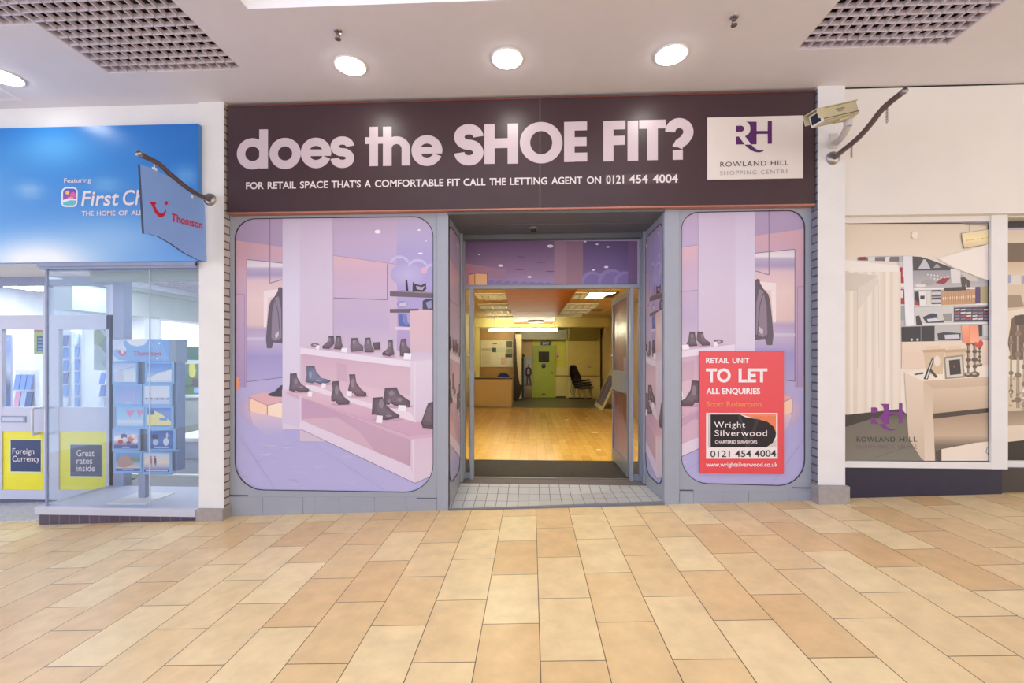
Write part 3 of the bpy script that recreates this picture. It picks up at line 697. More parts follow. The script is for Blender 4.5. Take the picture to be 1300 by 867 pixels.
    shoe(Z7, [(1180, 212), (1142, 224), (1126, 268), (1105, 328), (1114, 358), (1180, 363)], br); p.line(Z7([(1108, 340), (1180, 352)]), 1.0, dk)
    for f in (240, 256, 272, 288): p.line(Z7([(1150, f), (1175, f-4)]), .5, (130, 110, 122))
    shoe(Z6, [(597, 549), (624, 547), (628, 590), (602, 618), (564, 616), (564, 602), (590, 580)], br, [(.55, .3, .1, .14)])
    shoe(Z6, [(637, 549), (663, 547), (668, 588), (678, 612), (660, 621), (625, 618), (632, 590)], br, [(.5, .3, .1, .14)])
    shoe(Z6, [(720, 560), (755, 559), (765, 590), (785, 602), (788, 630), (722, 636), (714, 610)], (104, 84, 100), [(.3, .3, .1, .16)])
    shoe(Z6, [(838, 584), (880, 582), (878, 622), (848, 624)], dk)
    shoe(Z6, [(799, 559), (825, 557), (832, 600), (845, 624), (842, 636), (794, 636), (792, 600)], (104, 84, 100), [(.4, .3, .1, .16)])
    shoe(Z6, [(925, 570), (948, 568), (950, 612), (958, 648), (930, 660), (892, 654), (895, 638), (920, 620)], br, [(.6, .3, .1, .14), (.4, .8, .1, .06)])
    shoe(Z6, [(994, 565), (1020, 563), (1025, 600), (1045, 625), (1043, 640), (1010, 660), (988, 655), (986, 612)], br, [(.3, .3, .1, .14)])
    p.ell(280+522/4.333, 300+598/4.333, 5.5, 2.6, (120, 104, 122)); p.ell(280+520/4.333, 300+598/4.333, 2.2, 1.2, (190, 170, 190))
    for z, q in ((Z6, (525, 598, 548, 624)), (Z6, (664, 613, 702, 640)), (Z6, (1007, 642, 1053, 680)), (Z7, (480, 158, 508, 190)), (Z7, (556, 114, 584, 142)), (Z7, (694, 156, 726, 188)), (Z7, (976, 234, 1024, 270)), (Z7, (856, 290, 894, 334))):
        a, b, c_, d = q; p.add(z([(a+5, b), (c_, b+3), (c_-4, d), (a, d-4)]), (246, 240, 250))

YM = 0.012
def mural(name, quad, rt, rb, T, label):
    mp = plane_map(YM, .0015); out = rounded(quad, rt, rb, 7)
    p = Print(mp, out, T); shoe_art(p)
    o = p.build(name, m_print); n = len(out)
    tag(o, label, 'window graphic')
    mb = MB(); pts = [at(a, b, YM)+Vector((0, -.001, 0)) for a, b in out]; mb.prism(pts, (0, .004, 0)); obj('backing', mb, m_print_back, o)
    return o
m_print_back = mat('vinyl backing', (190, 176, 206), 0.4)
mural('window_graphic', ML, 26, 36, None, 'large lilac shop picture with a full display of ankle boots left of the entrance')
mural('window_graphic', MR, 22, 34, lambda u, v: (958-(u-359)*1.12, 317+(v-330)*1.08), 'narrower lilac shop picture partly covered by the red letting board')
# vinyls on the two side walls of the recess
def side_graphic(smf, s, u_near, u_far, label):
    def mapf(a, z, h): return smf(a, z, h)
    zb, zt = (.19, 2.66); q = [(0.035, zt), (YD-.16, zt), (YD-.16, zb), (0.035, zb)]
    out = rounded(q, .09, .16, 6)
    T = lambda u, v: ((u-u_near)/(u_far-u_near)*YD, CAM.z-(v-VH)*4.11/F_PX)
    p = Print(mapf, out, T); shoe_art(p)
    o = p.build('window_graphic', m_print); tag(o, label, 'window graphic')
    g = MB(); path = [smf(a, z, 0) for a, z in out]; path += path[:2]; g.tube(path, .006, 6, caps=False); obj('gasket', g, m_gasket, o)
side_graphic(smL, -1, 420, 520, 'slim lilac picture on the left side wall of the entrance recess')
side_graphic(smR, 1, 552, 456, 'slim lilac picture on the right side wall of the entrance recess')
# transom picture above the door
def transom_art(p):
    Zt = Zm(560, 250, 4.333)
    p.grad(Zt([(100, 230), (1100, 230), (1100, 500), (100, 500)]), [(305, (112, 84, 128)), (325, (132, 100, 142)), (345, (156, 122, 164)), (362, (176, 150, 190))])
    p.grad(Zt([(100, 360), (360, 400), (360, 500), (100, 500)]), [(590, (190, 128, 150)), (640, (166, 128, 166))], axis=0)
    for k in range(9): p.ell(560+(280+k*44)/4.333, 250+(472+2*math.sin(k))/4.333, 9-.5*k, 6-.4*k, (160, 142, 196)); p.ell(560+(280+k*44)/4.333, 250+(482)/4.333, 8-.5*k, 5.5-.4*k, (142, 122, 180))
    p.grad(Zt([(622, 230), (690, 230), (690, 490), (622, 490)]), [(305, (150, 116, 142)), (360, (176, 136, 156))]); p.grad(Zt([(690, 230), (780, 230), (780, 490), (690, 490)]), [(305, (142, 108, 134)), (360, (164, 122, 144))])
    p.grad(Zt([(780, 230), (1100, 230), (1100, 490), (780, 490)]), [(305, (104, 80, 128)), (340, (116, 92, 150)), (362, (142, 122, 184))])
    for cx, r in ((830, 60), (935, 74), (1010, 60)):
        p.ell(560+cx/4.333, 250+466/4.333, r/4.333, r*.95/4.333, (146, 130, 190)); p.ell(560+(cx+8)/4.333, 250+476/4.333, r*.86/4.333, r*.86/4.333, (132, 112, 178))
    p.add(Zt([(1028, 230), (1100, 230), (1100, 490), (1028, 490)]), (128, 96, 142))
    for x, y, r in ((600, 271, 17), (328, 378, 14), (486, 440, 12), (858, 261, 8), (918, 275, 9), (792, 246, 8), (908, 386, 12), (838, 402, 9), (210, 318, 6)): p.ell(560+x/4.333, 250+y/4.333, r/4.333, r*.5/4.333, (240, 236, 252))
    for x, y in ((440, 330), (550, 360), (600, 410), (430, 400)): p.ell(560+x/4.333, 250+y/4.333, 6, .6, (104, 80, 116))
    p.add(Zt([(152, 428), (186, 420), (254, 422), (256, 486), (152, 486)]), (250, 178, 118)); p.add(Zt([(186, 420), (254, 422), (256, 486), (186, 486)]), (255, 198, 140)); p.line(Zt([(152, 428), (186, 420), (254, 422), (254, 486)]), .8, (120, 72, 70)); p.line(Zt([(186, 420), (186, 486)]), .8, (120, 72, 70))
tq = [(590.5, 306), (809, 306), (809, 361.5), (590.5, 361.5)]
p = Print(plane_map(YD, .002), tq); transom_art(p); tg = p.build('window_graphic', m_print); tag(tg, 'wide dusky purple ceiling picture over the shop door', 'window graphic')
mb = MB(); a, b = at(590.5, 304, YD), at(812, 362, YD); mb.box((a.x, YD, b.z-.01), (b.x, YD+.012, a.z+.02)); obj('backing', mb, m_print_back, tg)

# ------------------------------------------------------------------ red letting board
def letting():
    S = 3.94; T = lambda u, v: (840+u/S, 430+v/S); YB = -0.014
    q = [T(190, 62), T(612, 62), T(612, 675), T(192, 675)]
    P = [at(a, b, YB) for a, b in q]; xa, xb = (P[0].x+P[3].x)/2, (P[1].x+P[2].x)/2; za, zb = (P[0].z+P[1].z)/2, (P[2].z+P[3].z)/2
    t = thing('letting_board', 'red to let board fixed over the lower right shop picture', 'sign', ((xa+xb)/2, YB, zb))
    mb = MB(); mb.box((xa, YB, zb), (xb, .003, za)); obj('board', mb, mat('red board', (238, 78, 88), 0.35, noise=.01), t, bevel=.002)
    p = Print(plane_map(YB, .0008), None, T)
    p.rect((222, 371), (580, 600), (250, 240, 240)); p.rect((228, 377), (574, 545), (246, 236, 236)); p.rect((232, 377), (240, 545), (206, 200, 202))
    p.add([(395, 378), (572, 378), (572, 470), (540, 430), (470, 400)], (246, 138, 92)); p.line([(500, 378), (486, 410)], 1.2, (220, 110, 80)); p.line([(540, 378), (520, 420)], 1.2, (220, 110, 80)); p.line([(430, 386), (572, 384)], .8, (250, 200, 170))
    p.add([(244, 378), (390, 378), (420, 392), (480, 402), (530, 416), (560, 440), (572, 470), (570, 490), (556, 520), (524, 543), (244, 543)], (46, 38, 44))
    p.add([(380, 378), (395, 378), (440, 543), (420, 543)], (70, 62, 68)); p.add([(470, 400), (488, 404), (440, 543), (424, 543)], (66, 58, 64)); p.add([(556, 520), (574, 500), (574, 543), (530, 543)], (226, 206, 206))
    p.build('logo_panel', m_printmatt, t)
    m = plane_map(YB, .0014)
    def row(name, items, mm):
        for s, x0, y0, x1, y1, cap, kw in items:
            word_objs(name, mm, t, s, T(x0, y0), T(x1, y1), cap/S, cap/S, m, **kw)
    wh = mat('white board lettering', (255, 244, 246), .5, noise=0)
    B = dict(bold=.03); b2 = dict(bold=.012)
    row('heading_lettering', [("RETAIL", 221, 121, 338, 121, 24, B), ("UNIT", 353, 121, 438, 121, 24, B), ("TO", 221, 215, 345, 215, 63, dict(bold=.035)), ("LET", 384, 215, 528, 215, 63, dict(bold=.035)),
        ("ALL ENQUIRIES", 222, 275, 492, 275, 27, B), ("www.wrightsilverwood.co.uk", 221, 639, 580, 639, 21, b2)], wh)
    row('agent_lettering', [("Scott Robertson", 222, 339, 499, 339, 25, B)], mat('orange lettering', (248, 140, 90), .5, noise=0))
    row('firm_lettering', [("Wright", 262, 444, 417, 444, 29, dict(spacing=1.15)), ("Silverwood", 265, 486, 526, 486, 29, dict(spacing=1.1)), ("CHARTERED SURVEYORS", 267, 523, 477, 523, 14, b2)], wh)
    row('number_lettering', [("0121 454 4004", 243, 592, 572, 589, 32, b2)], m_inkgrey)
letting()
# ------------------------------------------------------------------ ceiling fittings
def lattice(mb, x0, x1, y0, y1, z, h, pitch, t):
    nx = round((x1-x0)/pitch); ny = round((y1-y0)/pitch)
    for i in range(nx+1):
        x = x0+(x1-x0)*i/nx; mb.box((x-t/2, y0, z), (x+t/2, y1, z+h))
    for j in range(ny+1):
        y = y0+(y1-y0)*j/ny; mb.box((x0, y-t/2, z), (x1, y+t/2, z+h))
def ceiling_grille(rects, label):
    x0 = min(r[0] for r in rects); x1 = max(r[1] for r in rects); y0 = min(r[2] for r in rects); y1 = max(r[3] for r in rects)
    t = thing('ceiling_grille', label, 'ceiling grille', ((x0+x1)/2, (y0+y1)/2, ZC), 'egg crate grilles in the mall ceiling')
    mb = MB()
    for r in rects: lattice(mb, r[0]+.004, r[1]-.004, r[2]+.004, r[3]-.004, ZC+.003, .032, .0805, .0075)
    obj('lattice', mb, m_eggcrate, t)
    mb = MB()
    mb.box((x0-.03, y0-.03, ZC+.36), (x1+.03, y1+.03, ZC+.38))
    mb.box((x0-.04, y1+.001, ZC+.06), (x1+.04, y1+.03, ZC+.37)); mb.box((x1+.001, y0, ZC+.06), (x1+.03, y1, ZC+.37)); mb.box((x0-.03, y0, ZC+.06), (x0-.001, y1, ZC+.37)); mb.box((x0, y0-.03, ZC+.06), (x1, y0-.001, ZC+.37))
    obj('duct_box', mb, m_shadowvoid, t)
ceiling_grille([GL1, GL2], 'stepped egg crate grille in the ceiling over the blue travel shop')
ceiling_grille([GR], 'plain rectangular egg crate grille in the ceiling near the security camera')
def downlight(p, label):
    t = thing('downlight', label, 'ceiling light', p, 'round downlights in the mall ceiling')
    mb = MB(); mb.lathe([(.132, 0), (.134, -.006), (.124, -.010), (.112, -.006), (.110, .0)], p, seg=36); obj('rim', mb, m_white, t)
    mb = MB(); mb.lathe([(.110, -.004), (.107, -.016), (.085, -.028), (.045, -.034), (.001, -.036)], p, seg=36); obj('diffuser', mb, m_lamp, t)
for (u, v), l in (((5, 97), 'downlight in the ceiling beside the square hatch over the blue fascia'), ((445, 83), 'downlight above the word the on the plum sign'), ((644, 74), 'downlight above the word SHOE on the plum sign'),
                  ((852, 69), 'downlight above the question mark on the plum sign')):
    downlight(on_plane(u, v, ZC), l)
def sprinkler(p, label, grp='sprinkler heads in the mall ceiling', z=1):
    t = thing('sprinkler_head', label, 'sprinkler', p, grp)
    mb = MB(); mb.lathe([(.030, 0), (.028, -.008), (.012, -.010)], p, seg=20); obj('escutcheon', mb, m_chrome, t)
    mb = MB(); mb.lathe([(.009, -.008), (.010, -.03), (.006, -.034)], p, seg=12); mb.tube([p+Vector((-.012, 0, -.03)), p+Vector((-.016, 0, -.045)), p+Vector((0, 0, -.06)), p+Vector((.016, 0, -.045)), p+Vector((.012, 0, -.03))], .003, 6); obj('frame_arms', mb, m_pole, t)
    mb = MB(); mb.lathe([(.001, -.058), (.022, -.060), (.022, -.063), (.001, -.064)], p, seg=16); obj('deflector', mb, m_pole, t)
sprinkler(on_plane(429, 39, ZC), 'small sprinkler head above the word does and its downlight'); sprinkler(on_plane(932, 21, ZC), 'small sprinkler head above the white logo board')
p = at(677, 290, .42); p.z = ZS
t = thing('smoke_detector', 'dark round detector on the grey ceiling of the shop entrance', 'smoke detector', p)
mb = MB(); mb.lathe([(.045, 0), (.045, -.012), (.03, -.02)], p, seg=24); obj('base', mb, m_grey2, t)
mb = MB(); mb.lathe([(.03, -.012), (.032, -.03), (.02, -.042), (.001, -.044)], p, seg=24); obj('sensor_head', mb, m_black, t)
h = thing('ceiling_hatch', 'square access hatch flush in the ceiling at the far left', 'hatch', (-5.05, -.49, ZC))
mb = MB()
for a in ((-5.35, -.79, -5.32, -.19), (-4.78, -.79, -4.75, -.19), (-5.32, -.79, -4.78, -.76), (-5.32, -.22, -4.78, -.19)): mb.box((a[0], a[1], ZC-.006), (a[2], a[3], ZC+.002))
obj('frame', mb, m_white, h); mb = MB(); mb.box((-5.315, -.755, ZC-.003), (-4.785, -.225, ZC+.001)); obj('panel', mb, m_ceil, h)

# ------------------------------------------------------------------ security camera and the bare bracket on the right pier
def cctv():
    t = thing('security_camera', 'beige box security camera on a jointed arm on the right pier', 'security camera', at(1056, 178, -.08))
    rear, front = at(1081, 140.5, -.52), at(1037, 150.5, -.60)
    ax = (front-rear).normalized(); L = (front-rear).length; up = Vector((0, 0, 1)); sd = ax.cross(up).normalized(); up = sd.cross(ax)
    def P(a, s, z): return rear+ax*a+sd*s+up*z
    def blk(mb, a0, a1, s0, s1, z0, z1, k=0.0): mb.hexa([P(a0, s0, z0), P(a1, s0, z0), P(a1, s1, z0), P(a0, s1, z0)], [P(a0, s0+k, z1), P(a1, s0+k, z1), P(a1, s1-k, z1), P(a0, s1-k, z1)])
    beige = mat('beige camera housing', (206, 196, 160), .4, noise=.02)
    mb = MB(); blk(mb, 0, L, -.055, .055, -.05, .05, .004); obj('housing', mb, beige, t, bevel=.006)
    mb = MB(); blk(mb, -.01, L+.055, -.06, .06, .05, .057); blk(mb, L-.02, L+.055, -.062, -.057, -.02, .055); blk(mb, L-.02, L+.055, .057, .062, -.02, .055); obj('sun_hood', mb, beige, t, bevel=.003)
    mb = MB(); blk(mb, L, L+.012, -.053, .053, -.048, .046); obj('front_bezel', mb, m_white, t, bevel=.004)
    mb = MB(); blk(mb, L+.011, L+.014, -.038, .038, -.034, .032); obj('window_glass', mb, mat('dark lens glass', (30, 40, 58), .1), t)
    mb = MB(); blk(mb, 0, L, -.0585, -.055, -.032, -.028); blk(mb, 0.05, L, -.0585, -.055, -.046, -.044); obj('seam_line', mb, m_darkbrown, t)
    mb = MB(); blk(mb, L*.38, L*.62, -.0560, -.0545, .012, .024); blk(mb, L*.4, L*.58, -.056, -.0545, -.002, .006); obj('faded_marking', mb, mat('faded grey marking', (150, 142, 120), .6), t)
    mb = MB(); blk(mb, .02, .17, -.03, .03, -.062, -.05); obj('mounting_rail', mb, beige, t)
    arm = mat('off white camera arm', (214, 206, 204), .4)
    k = P(.06, 0, -.085); w = at(1058, 178, -.085)
    mb = MB(); mb.lathe([(.026, -.03), (.03, -.015), (.03, .015), (.024, .028)], k, seg=16); obj('swivel_joint', mb, arm, t)
    mb = MB(); mb.tube([k+Vector((0, 0, -.02)), k*.72+w*.28+Vector((0, 0, -.055)), k*.3+w*.7+Vector((0, 0, -.06)), Vector((w.x, w.y-.03, w.z-.03))], [.026, .025, .023, .022], 12); obj('arm', mb, arm, t)
    mb = MB(); mb.box((w.x-.035, -.098, w.z-.075), (w.x+.035, -.08, w.z+.055)); obj('wall_plate', mb, arm, t, bevel=.006)
cctv()
def bracket(name, label, path, fl, hook_at, chain, x, group):
    P = [atx(u, v, x) for u, v in path]
    t = thing(name, label, 'sign bracket', fl)
    # resample as a smooth curve
    Q = []
    for i in range(len(P)-1):
        p0, p1, p2, p3 = P[max(i-1, 0)], P[i], P[i+1], P[min(i+2, len(P)-1)]
        for k in range(6):
            s = k/6; Q.append(.5*((2*p1)+(p2-p0)*s+(2*p0-5*p1+4*p2-p3)*s*s+(3*p1-p0-3*p2+p3)*s**3))
    Q.append(P[-1])
    mb = MB(); mb.tube(Q, .021, 14); obj('pole', mb, m_pole, t)
    e = Q[-1]; d = (Q[-1]-Q[-2]).normalized(); mb = MB(); mb.lathe([(.022, -.02), (.023, .004), (.015, .012), (.001, .014)], e, axis=d, seg=16); obj('end_cap', mb, m_chrome, t)
    mb = MB(); mb.lathe([(.001, -.028), (.03, -.026), (.055, -.014), (.058, 0)], fl, axis=(0, 1, 0), seg=28); obj('flange', mb, m_chrome, t)
    return t, Q
fl = at(1057, 201, -.08); xr = fl.x
t, Q = bracket('sign_bracket', 'empty wavy grey bracket pole with hanging chains on the right pier', [(1059, 200), (1069, 192), (1088.6, 176), (1105, 158), (1121.8, 137), (1148.8, 115)], fl, None, True, xr, None)
def chain(parent, u, v0, v1, x):
    a, b = atx(u, v0, x), atx(u, v1, x); n = 9; mb = MB()
    for i in range(n):
        z0 = a.z+(b.z-a.z)*i/n; z1 = a.z+(b.z-a.z)*(i+1)/n; m = (z0+z1)/2; hh = (z0-z1)*.62
        ring = [Vector((a.x, a.y, m))+Vector(((.008*math.cos(k*math.pi/4)) if i % 2 else 0, 0 if i % 2 else .008*math.cos(k*math.pi/4), hh*math.sin(k*math.pi/4))) for k in range(9)]
        mb.tube(ring, .002, 5, caps=False)
    obj('chain', mb, m_pole, parent)
chain(t, 1126, 136, 156, xr); chain(t, 1081, 184, 200, xr)

# ------------------------------------------------------------------ right-hand shop: frames, riser and printed windows
mb = MB(); a = at(1075, 283, yr); xe = X(1275, yr)
def rail(u0, u1, v0, v1, y0, y1): 
    p, q = at(u0, v0, y0), at(u1, v1, y0); b = MB(); b.box((p.x, y0, q.z), (q.x, y1, p.z)); return b
zt_, zb2, zr0 = at(1160, 283, yr).z, at(1160, 585.5, yr).z, at(1160, 593.5, yr).z
fw = struct('window_6', (lambda b: (b.box((X(1254, yr), yr-.03, zr0), (xe, yr+.09, zb)), b)[-1])(MB()), m_white)
mb = MB(); mb.box((pr1, yr-.03, zr0), (X(1254, yr), yr+.05, zb2)); struct('window_sill', mb, m_white, fw, bevel=.004)
mb = MB(); mb.box((pr1, yr-.02, zt_), (X(1254, yr), yr+.05, zb)); struct('window_head', mb, m_cream, fw)
mb = MB(); mb.box((X(1275.2, yr), yr+.05, zr0), (8, yr+.1, zb2)); struct('window_sill', mb, m_white, fw)
mb = MB(); mb.box((xe, yr, zb-.012), (8, yr+.3, zb)); struct('soffit', mb, m_cream, fw)
mb = MB(); mb.hexa([(pr1, yr, .05), (X(1272, yr), yr, .05), (X(1272, yr), .1, .05), (pr1, .1, .05)], [(pr1, yr, zr0), (X(1272, yr), yr, zr0), (X(1272, yr), .1, zr0), (pr1, .1, zr0)])
struct('baseboard_navy', mb, m_navy)
mb = MB(); mb.box((X(1272, yr), yr+.03, .05), (8, .12, zr0)); struct('baseboard_brown', mb, m_darkbrown)
mb = MB(); mb.box((pr1, .16, .0), (8, .2, zb+.1)); struct('wall_window_back', mb, m_darkbrown)

def boutique_art(p):
    A = Zm(1060, 260, 4.333); B = Zm(1060, 430, 3.94)
    p.field(1068, 1262, 275, 600, 8, 10, lambda u, v: [(222, 204, 180)[i]+((240, 226, 208)[i]-(222, 204, 180)[i])*min(1, max(0, (v-283)/80)) for i in range(3)])
    # shelving seen under the arch
    p.add(A([(122, 288), (250, 282), (400, 280), (470, 286), (520, 300), (640, 345), (760, 392), (838, 416), (850, 420), (850, 760), (355, 752), (355, 318), (122, 300)]), (186, 180, 180))
    p.add(A([(424, 284), (470, 286), (520, 300), (640, 345), (700, 368), (620, 360), (424, 362)]), (74, 68, 74)); p.add(A([(486, 300), (498, 300), (526, 352), (456, 354)]), (196, 194, 196)); p.add(A([(556, 326), (564, 326), (580, 346), (540, 348)]), (160, 158, 162))
    p.grad(A([(430, 362), (620, 360), (760, 395), (848, 420), (848, 470), (430, 462)]), [(340, (150, 146, 150)), (366, (190, 184, 182))])
    for k in range(14): p.ell(1060+(510+(k*37) % 130)/4.333, 260+(384+(k*53) % 30)/4.333, .9, .9, (232, 228, 224))
    p.add(A([(550, 430), (590, 404), (634, 402), (600, 436)]), (150, 44, 52)); p.add(A([(634, 350), (690, 360), (690, 430), (640, 430)]), (222, 216, 210)); p.add(A([(690, 400), (740, 396), (742, 470), (726, 470), (722, 420), (710, 470), (698, 468)]), (78, 66, 60)); p.add(A([(690, 380), (740, 360), (790, 420), (740, 420)]), (206, 196, 184))
    p.ell(1060+510/4.333, 260+428/4.333, 9, 3.6, (166, 160, 158)); p.ell(1060+470/4.333, 260+444/4.333, 7, 2, (226, 220, 216))
    for y0, y1 in ((458, 468), (548, 556), (652, 660)): p.add(A([(424, y0), (850, y0-6), (850, y1-6), (424, y1)]), (236, 230, 226))
    # binders and book rows
    p.add(A([(436, 480), (460, 476), (470, 552), (436, 552)]), (48, 44, 50)); p.add(A([(460, 478), (500, 476), (500, 552), (466, 554)]), (232, 228, 226)); p.add(A([(468, 500), (492, 500), (492, 520), (468, 520)]), (60, 54, 60)); p.add(A([(502, 478), (526, 476), (526, 552), (504, 554)]), (222, 214, 200)); p.add(A([(436, 520), (464, 540), (464, 554), (436, 552)]), (180, 40, 46))
    for k in range(6): p.add(A([(530, 470+k*14), (582, 468+k*14), (582, 476+k*14), (530, 478+k*14)]), ((62, 58, 70), (214, 208, 206), (88, 92, 116))[k % 3])
    p.add(A([(584, 476), (770, 464), (770, 546), (584, 552)]), (204, 156, 112))
    for k in range(15):
        x = 588+k*12.4; y = 478-k*.8; p.add(A([(x, y), (x+1.6, y), (x+1.6, y+72), (x, y+72)]), (150, 104, 72)); p.add(A([(x+4, y+30), (x+10, y+30), (x+10, y+44), (x+4, y+44)]), (236, 214, 190))
    p.add(A([(600, 456), (720, 450), (720, 470), (600, 476)]), (70, 58, 54))
    p.add(A([(770, 452), (796, 450), (796, 540), (770, 544)]), (84, 58, 104)); p.add(A([(798, 450), (850, 446), (850, 538), (798, 542)]), (176, 158, 118))
    p.add(A([(438, 564), (650, 558), (650, 650), (438, 654)]), (206, 204, 196)); p.add(A([(442, 612), (462, 608), (480, 660), (446, 662)]), (72, 58, 56)); p.add(A([(480, 618), (530, 596), (560, 600), (566, 640), (596, 634), (596, 648), (500, 650)]), (58, 58, 80)); p.add(A([(504, 628), (560, 622), (570, 640), (510, 644)]), (214, 212, 216)); p.add(A([(590, 600), (640, 596), (640, 640), (600, 640)]), (150, 144, 140))
    p.add(A([(654, 566), (850, 560), (850, 640), (654, 644)]), (68, 62, 76))
    for k in range(6): 
        for j in range(4): p.add(A([(658+k*32, 574+j*17), (684+k*32, 572+j*17), (684+k*32, 580+j*17), (658+k*32, 582+j*17)]), ((220, 212, 210), (150, 120, 130), (190, 60, 60), (214, 206, 214), (120, 120, 150))[(k*3+j*2) % 5])
    p.add(A([(364, 672), (546, 666), (546, 750), (366, 754)]), (44, 40, 46)); p.add(A([(468, 670), (476, 670), (476, 752), (468, 752)]), (110, 104, 106)); p.ell(1060+420/4.333, 260+742/4.333, 1.6, 1.6, (214, 206, 200)); p.ell(1060+452/4.333, 260+742/4.333, 1.6, 1.6, (214, 206, 200))
    p.add(A([(546, 664), (850, 656), (850, 740), (546, 748)]), (190, 186, 182)); p.add(A([(560, 708), (600, 700), (690, 706), (688, 742), (566, 744)]), (60, 56, 66)); p.add(A([(600, 716), (680, 712), (684, 736), (604, 738)]), (208, 206, 212)); p.add(A([(780, 662), (808, 660), (808, 724), (780, 726)]), (52, 50, 58)); p.add(A([(812, 664), (850, 660), (850, 720), (816, 722)]), (212, 208, 206))
    # white upright and red binders
    p.add(A([(122, 292), (350, 286), (350, 312), (122, 306)]), (120, 110, 116)); p.add(A([(130, 288), (168, 286), (168, 304), (130, 304)]), (150, 40, 50)); p.add(A([(180, 288), (218, 286), (218, 308), (180, 308)]), (226, 220, 218)); p.add(A([(276, 288), (300, 286), (296, 312), (272, 312)]), (228, 222, 218))
    p.add(A([(346, 312), (384, 316), (384, 640), (350, 640)]), (206, 198, 196)); p.add(A([(354, 344), (384, 346), (386, 432), (354, 430)]), (168, 34, 48)); p.add(A([(370, 350), (382, 350), (382, 396), (370, 396)]), (230, 222, 222)); p.add(A([(354, 462), (382, 464), (384, 548), (354, 546)]), (168, 38, 50)); p.add(A([(358, 470), (372, 470), (372, 512), (358, 512)]), (230, 222, 222)); p.add(A([(352, 436), (386, 438), (386, 450), (352, 450)]), (236, 230, 226)); p.add(A([(358, 556), (390, 558), (390, 636), (360, 636)]), (150, 160, 162))
    p.grad(A([(372, 282), (424, 282), (440, 664), (386, 668)]), [(325, (226, 222, 224)), (412, (240, 236, 236))]); p.line(A([(424, 282), (436, 664)]), .6, (150, 144, 150))
    # curtained cubicle
    p.add(A([(30, 300), (60, 304), (350, 336), (350, 396), (30, 366)]), (240, 232, 220)); p.line(A([(40, 366), (350, 394)]), .6, (180, 160, 140))
    p.field(1066, 1143, 345, 530, 26, 4, lambda u, v: [c+d for c, d in zip((232, 218, 200), (lambda q: (q, q, q))(9*math.sin((u-1066)*.55)+5*math.sin((u-1066)*1.3+1)))])
    p.add(A([(40, 370), (236, 390), (120, 470), (40, 480)]), (214, 202, 186)); p.add(A([(120, 460), (230, 400), (240, 420), (120, 590)]), (222, 210, 194))
    p.line(A([(120, 460), (122, 900)]), .5, (196, 178, 158)); p.line(A([(236, 420), (240, 900)]), .5, (202, 186, 166))
    # counter back and floor
    p.grad(A([(364, 754), (850, 744), (850, 900), (364, 900)]), [(433, (236, 214, 190)), (450, (230, 206, 182))])
    p.grad(B([(20, 380), (360, 372), (470, 610), (460, 640), (20, 640)]), [(522, (70, 64, 56)), (534, (112, 106, 92)), (585, (132, 126, 112))])
    p.add(B([(20, 384), (330, 350), (350, 372), (180, 400), (20, 450)]), (60, 52, 48)); p.line(B([(180, 600), (420, 520)]), .5, (100, 94, 84))
    p.grad(B([(490, 380), (800, 360), (800, 640), (490, 640)]), [(528, (176, 150, 124)), (552, (206, 180, 152)), (566, (120, 106, 92))])
    p.grad(B([(480, 250), (800, 228), (800, 350), (486, 376)]), [(490, (220, 196, 168)), (525, (196, 170, 142))]); p.add(B([(488, 374), (800, 342), (800, 364), (490, 400)]), (70, 58, 50))
    p.add(B([(345, 168), (420, 150), (800, 130), (800, 190), (440, 214)]), (240, 226, 208)); p.grad(B([(440, 212), (800, 186), (800, 232), (482, 252)]), [(478, (216, 190, 160)), (490, (206, 180, 150))])
    p.grad(B([(345, 168), (440, 212), (446, 610), (430, 600), (366, 500)]), [(475, (228, 208, 184)), (580, (214, 192, 166))]); p.grad(B([(440, 212), (484, 246), (498, 612), (446, 612)]), [(484, (212, 188, 160)), (580, (232, 212, 190))])
    p.add(B([(530, 552), (700, 520), (800, 510), (800, 640), (530, 620)]), (242, 226, 206)); p.add(B([(500, 560), (530, 552), (530, 620), (504, 606)]), (86, 76, 68)); p.line(B([(760, 540), (752, 566), (766, 580)]), .8, (110, 96, 84))
    # pots, photo frames, candlesticks and candles on the counter
    for x0, x1 in ((440, 546), (548, 650)): p.add(B([(x0, 66), (x1, 60), (x1-10, 176), (x0+16, 180)]), (214, 188, 152)); p.add(B([(x0-6, 56), (x1+4, 50), (x1, 66), (x0, 70)]), (196, 166, 130)); p.add(B([(x0+14, 38), (x1-24, 34), (x1-20, 52), (x0+12, 54)]), (226, 204, 172))
    p.add(B([(440, 202), (482, 96), (496, 94), (462, 204)]), (44, 40, 42)); p.add(B([(452, 198), (486, 100), (490, 98), (458, 200)]), (226, 220, 214)); p.add(B([(484, 104), (508, 84), (520, 96), (500, 140)]), (216, 90, 84)); p.add(B([(478, 150), (512, 190), (500, 196), (474, 166)]), (70, 60, 56)); p.ell(1060+508/3.94, 430+112/3.94, 4, 7, (238, 222, 206))
    p.add(B([(392, 176), (436, 166), (440, 176), (400, 182)]), (80, 72, 68))
    p.add(B([(542, 92), (636, 80), (648, 194), (548, 202)]), (150, 138, 124)); p.add(B([(550, 100), (630, 88), (638, 186), (556, 194)]), (216, 206, 190)); p.add(B([(566, 108), (622, 102), (628, 176), (572, 182)]), (48, 38, 38)); p.ell(1060+594/3.94, 430+138/3.94, 1.6, 1.6, (160, 60, 44))
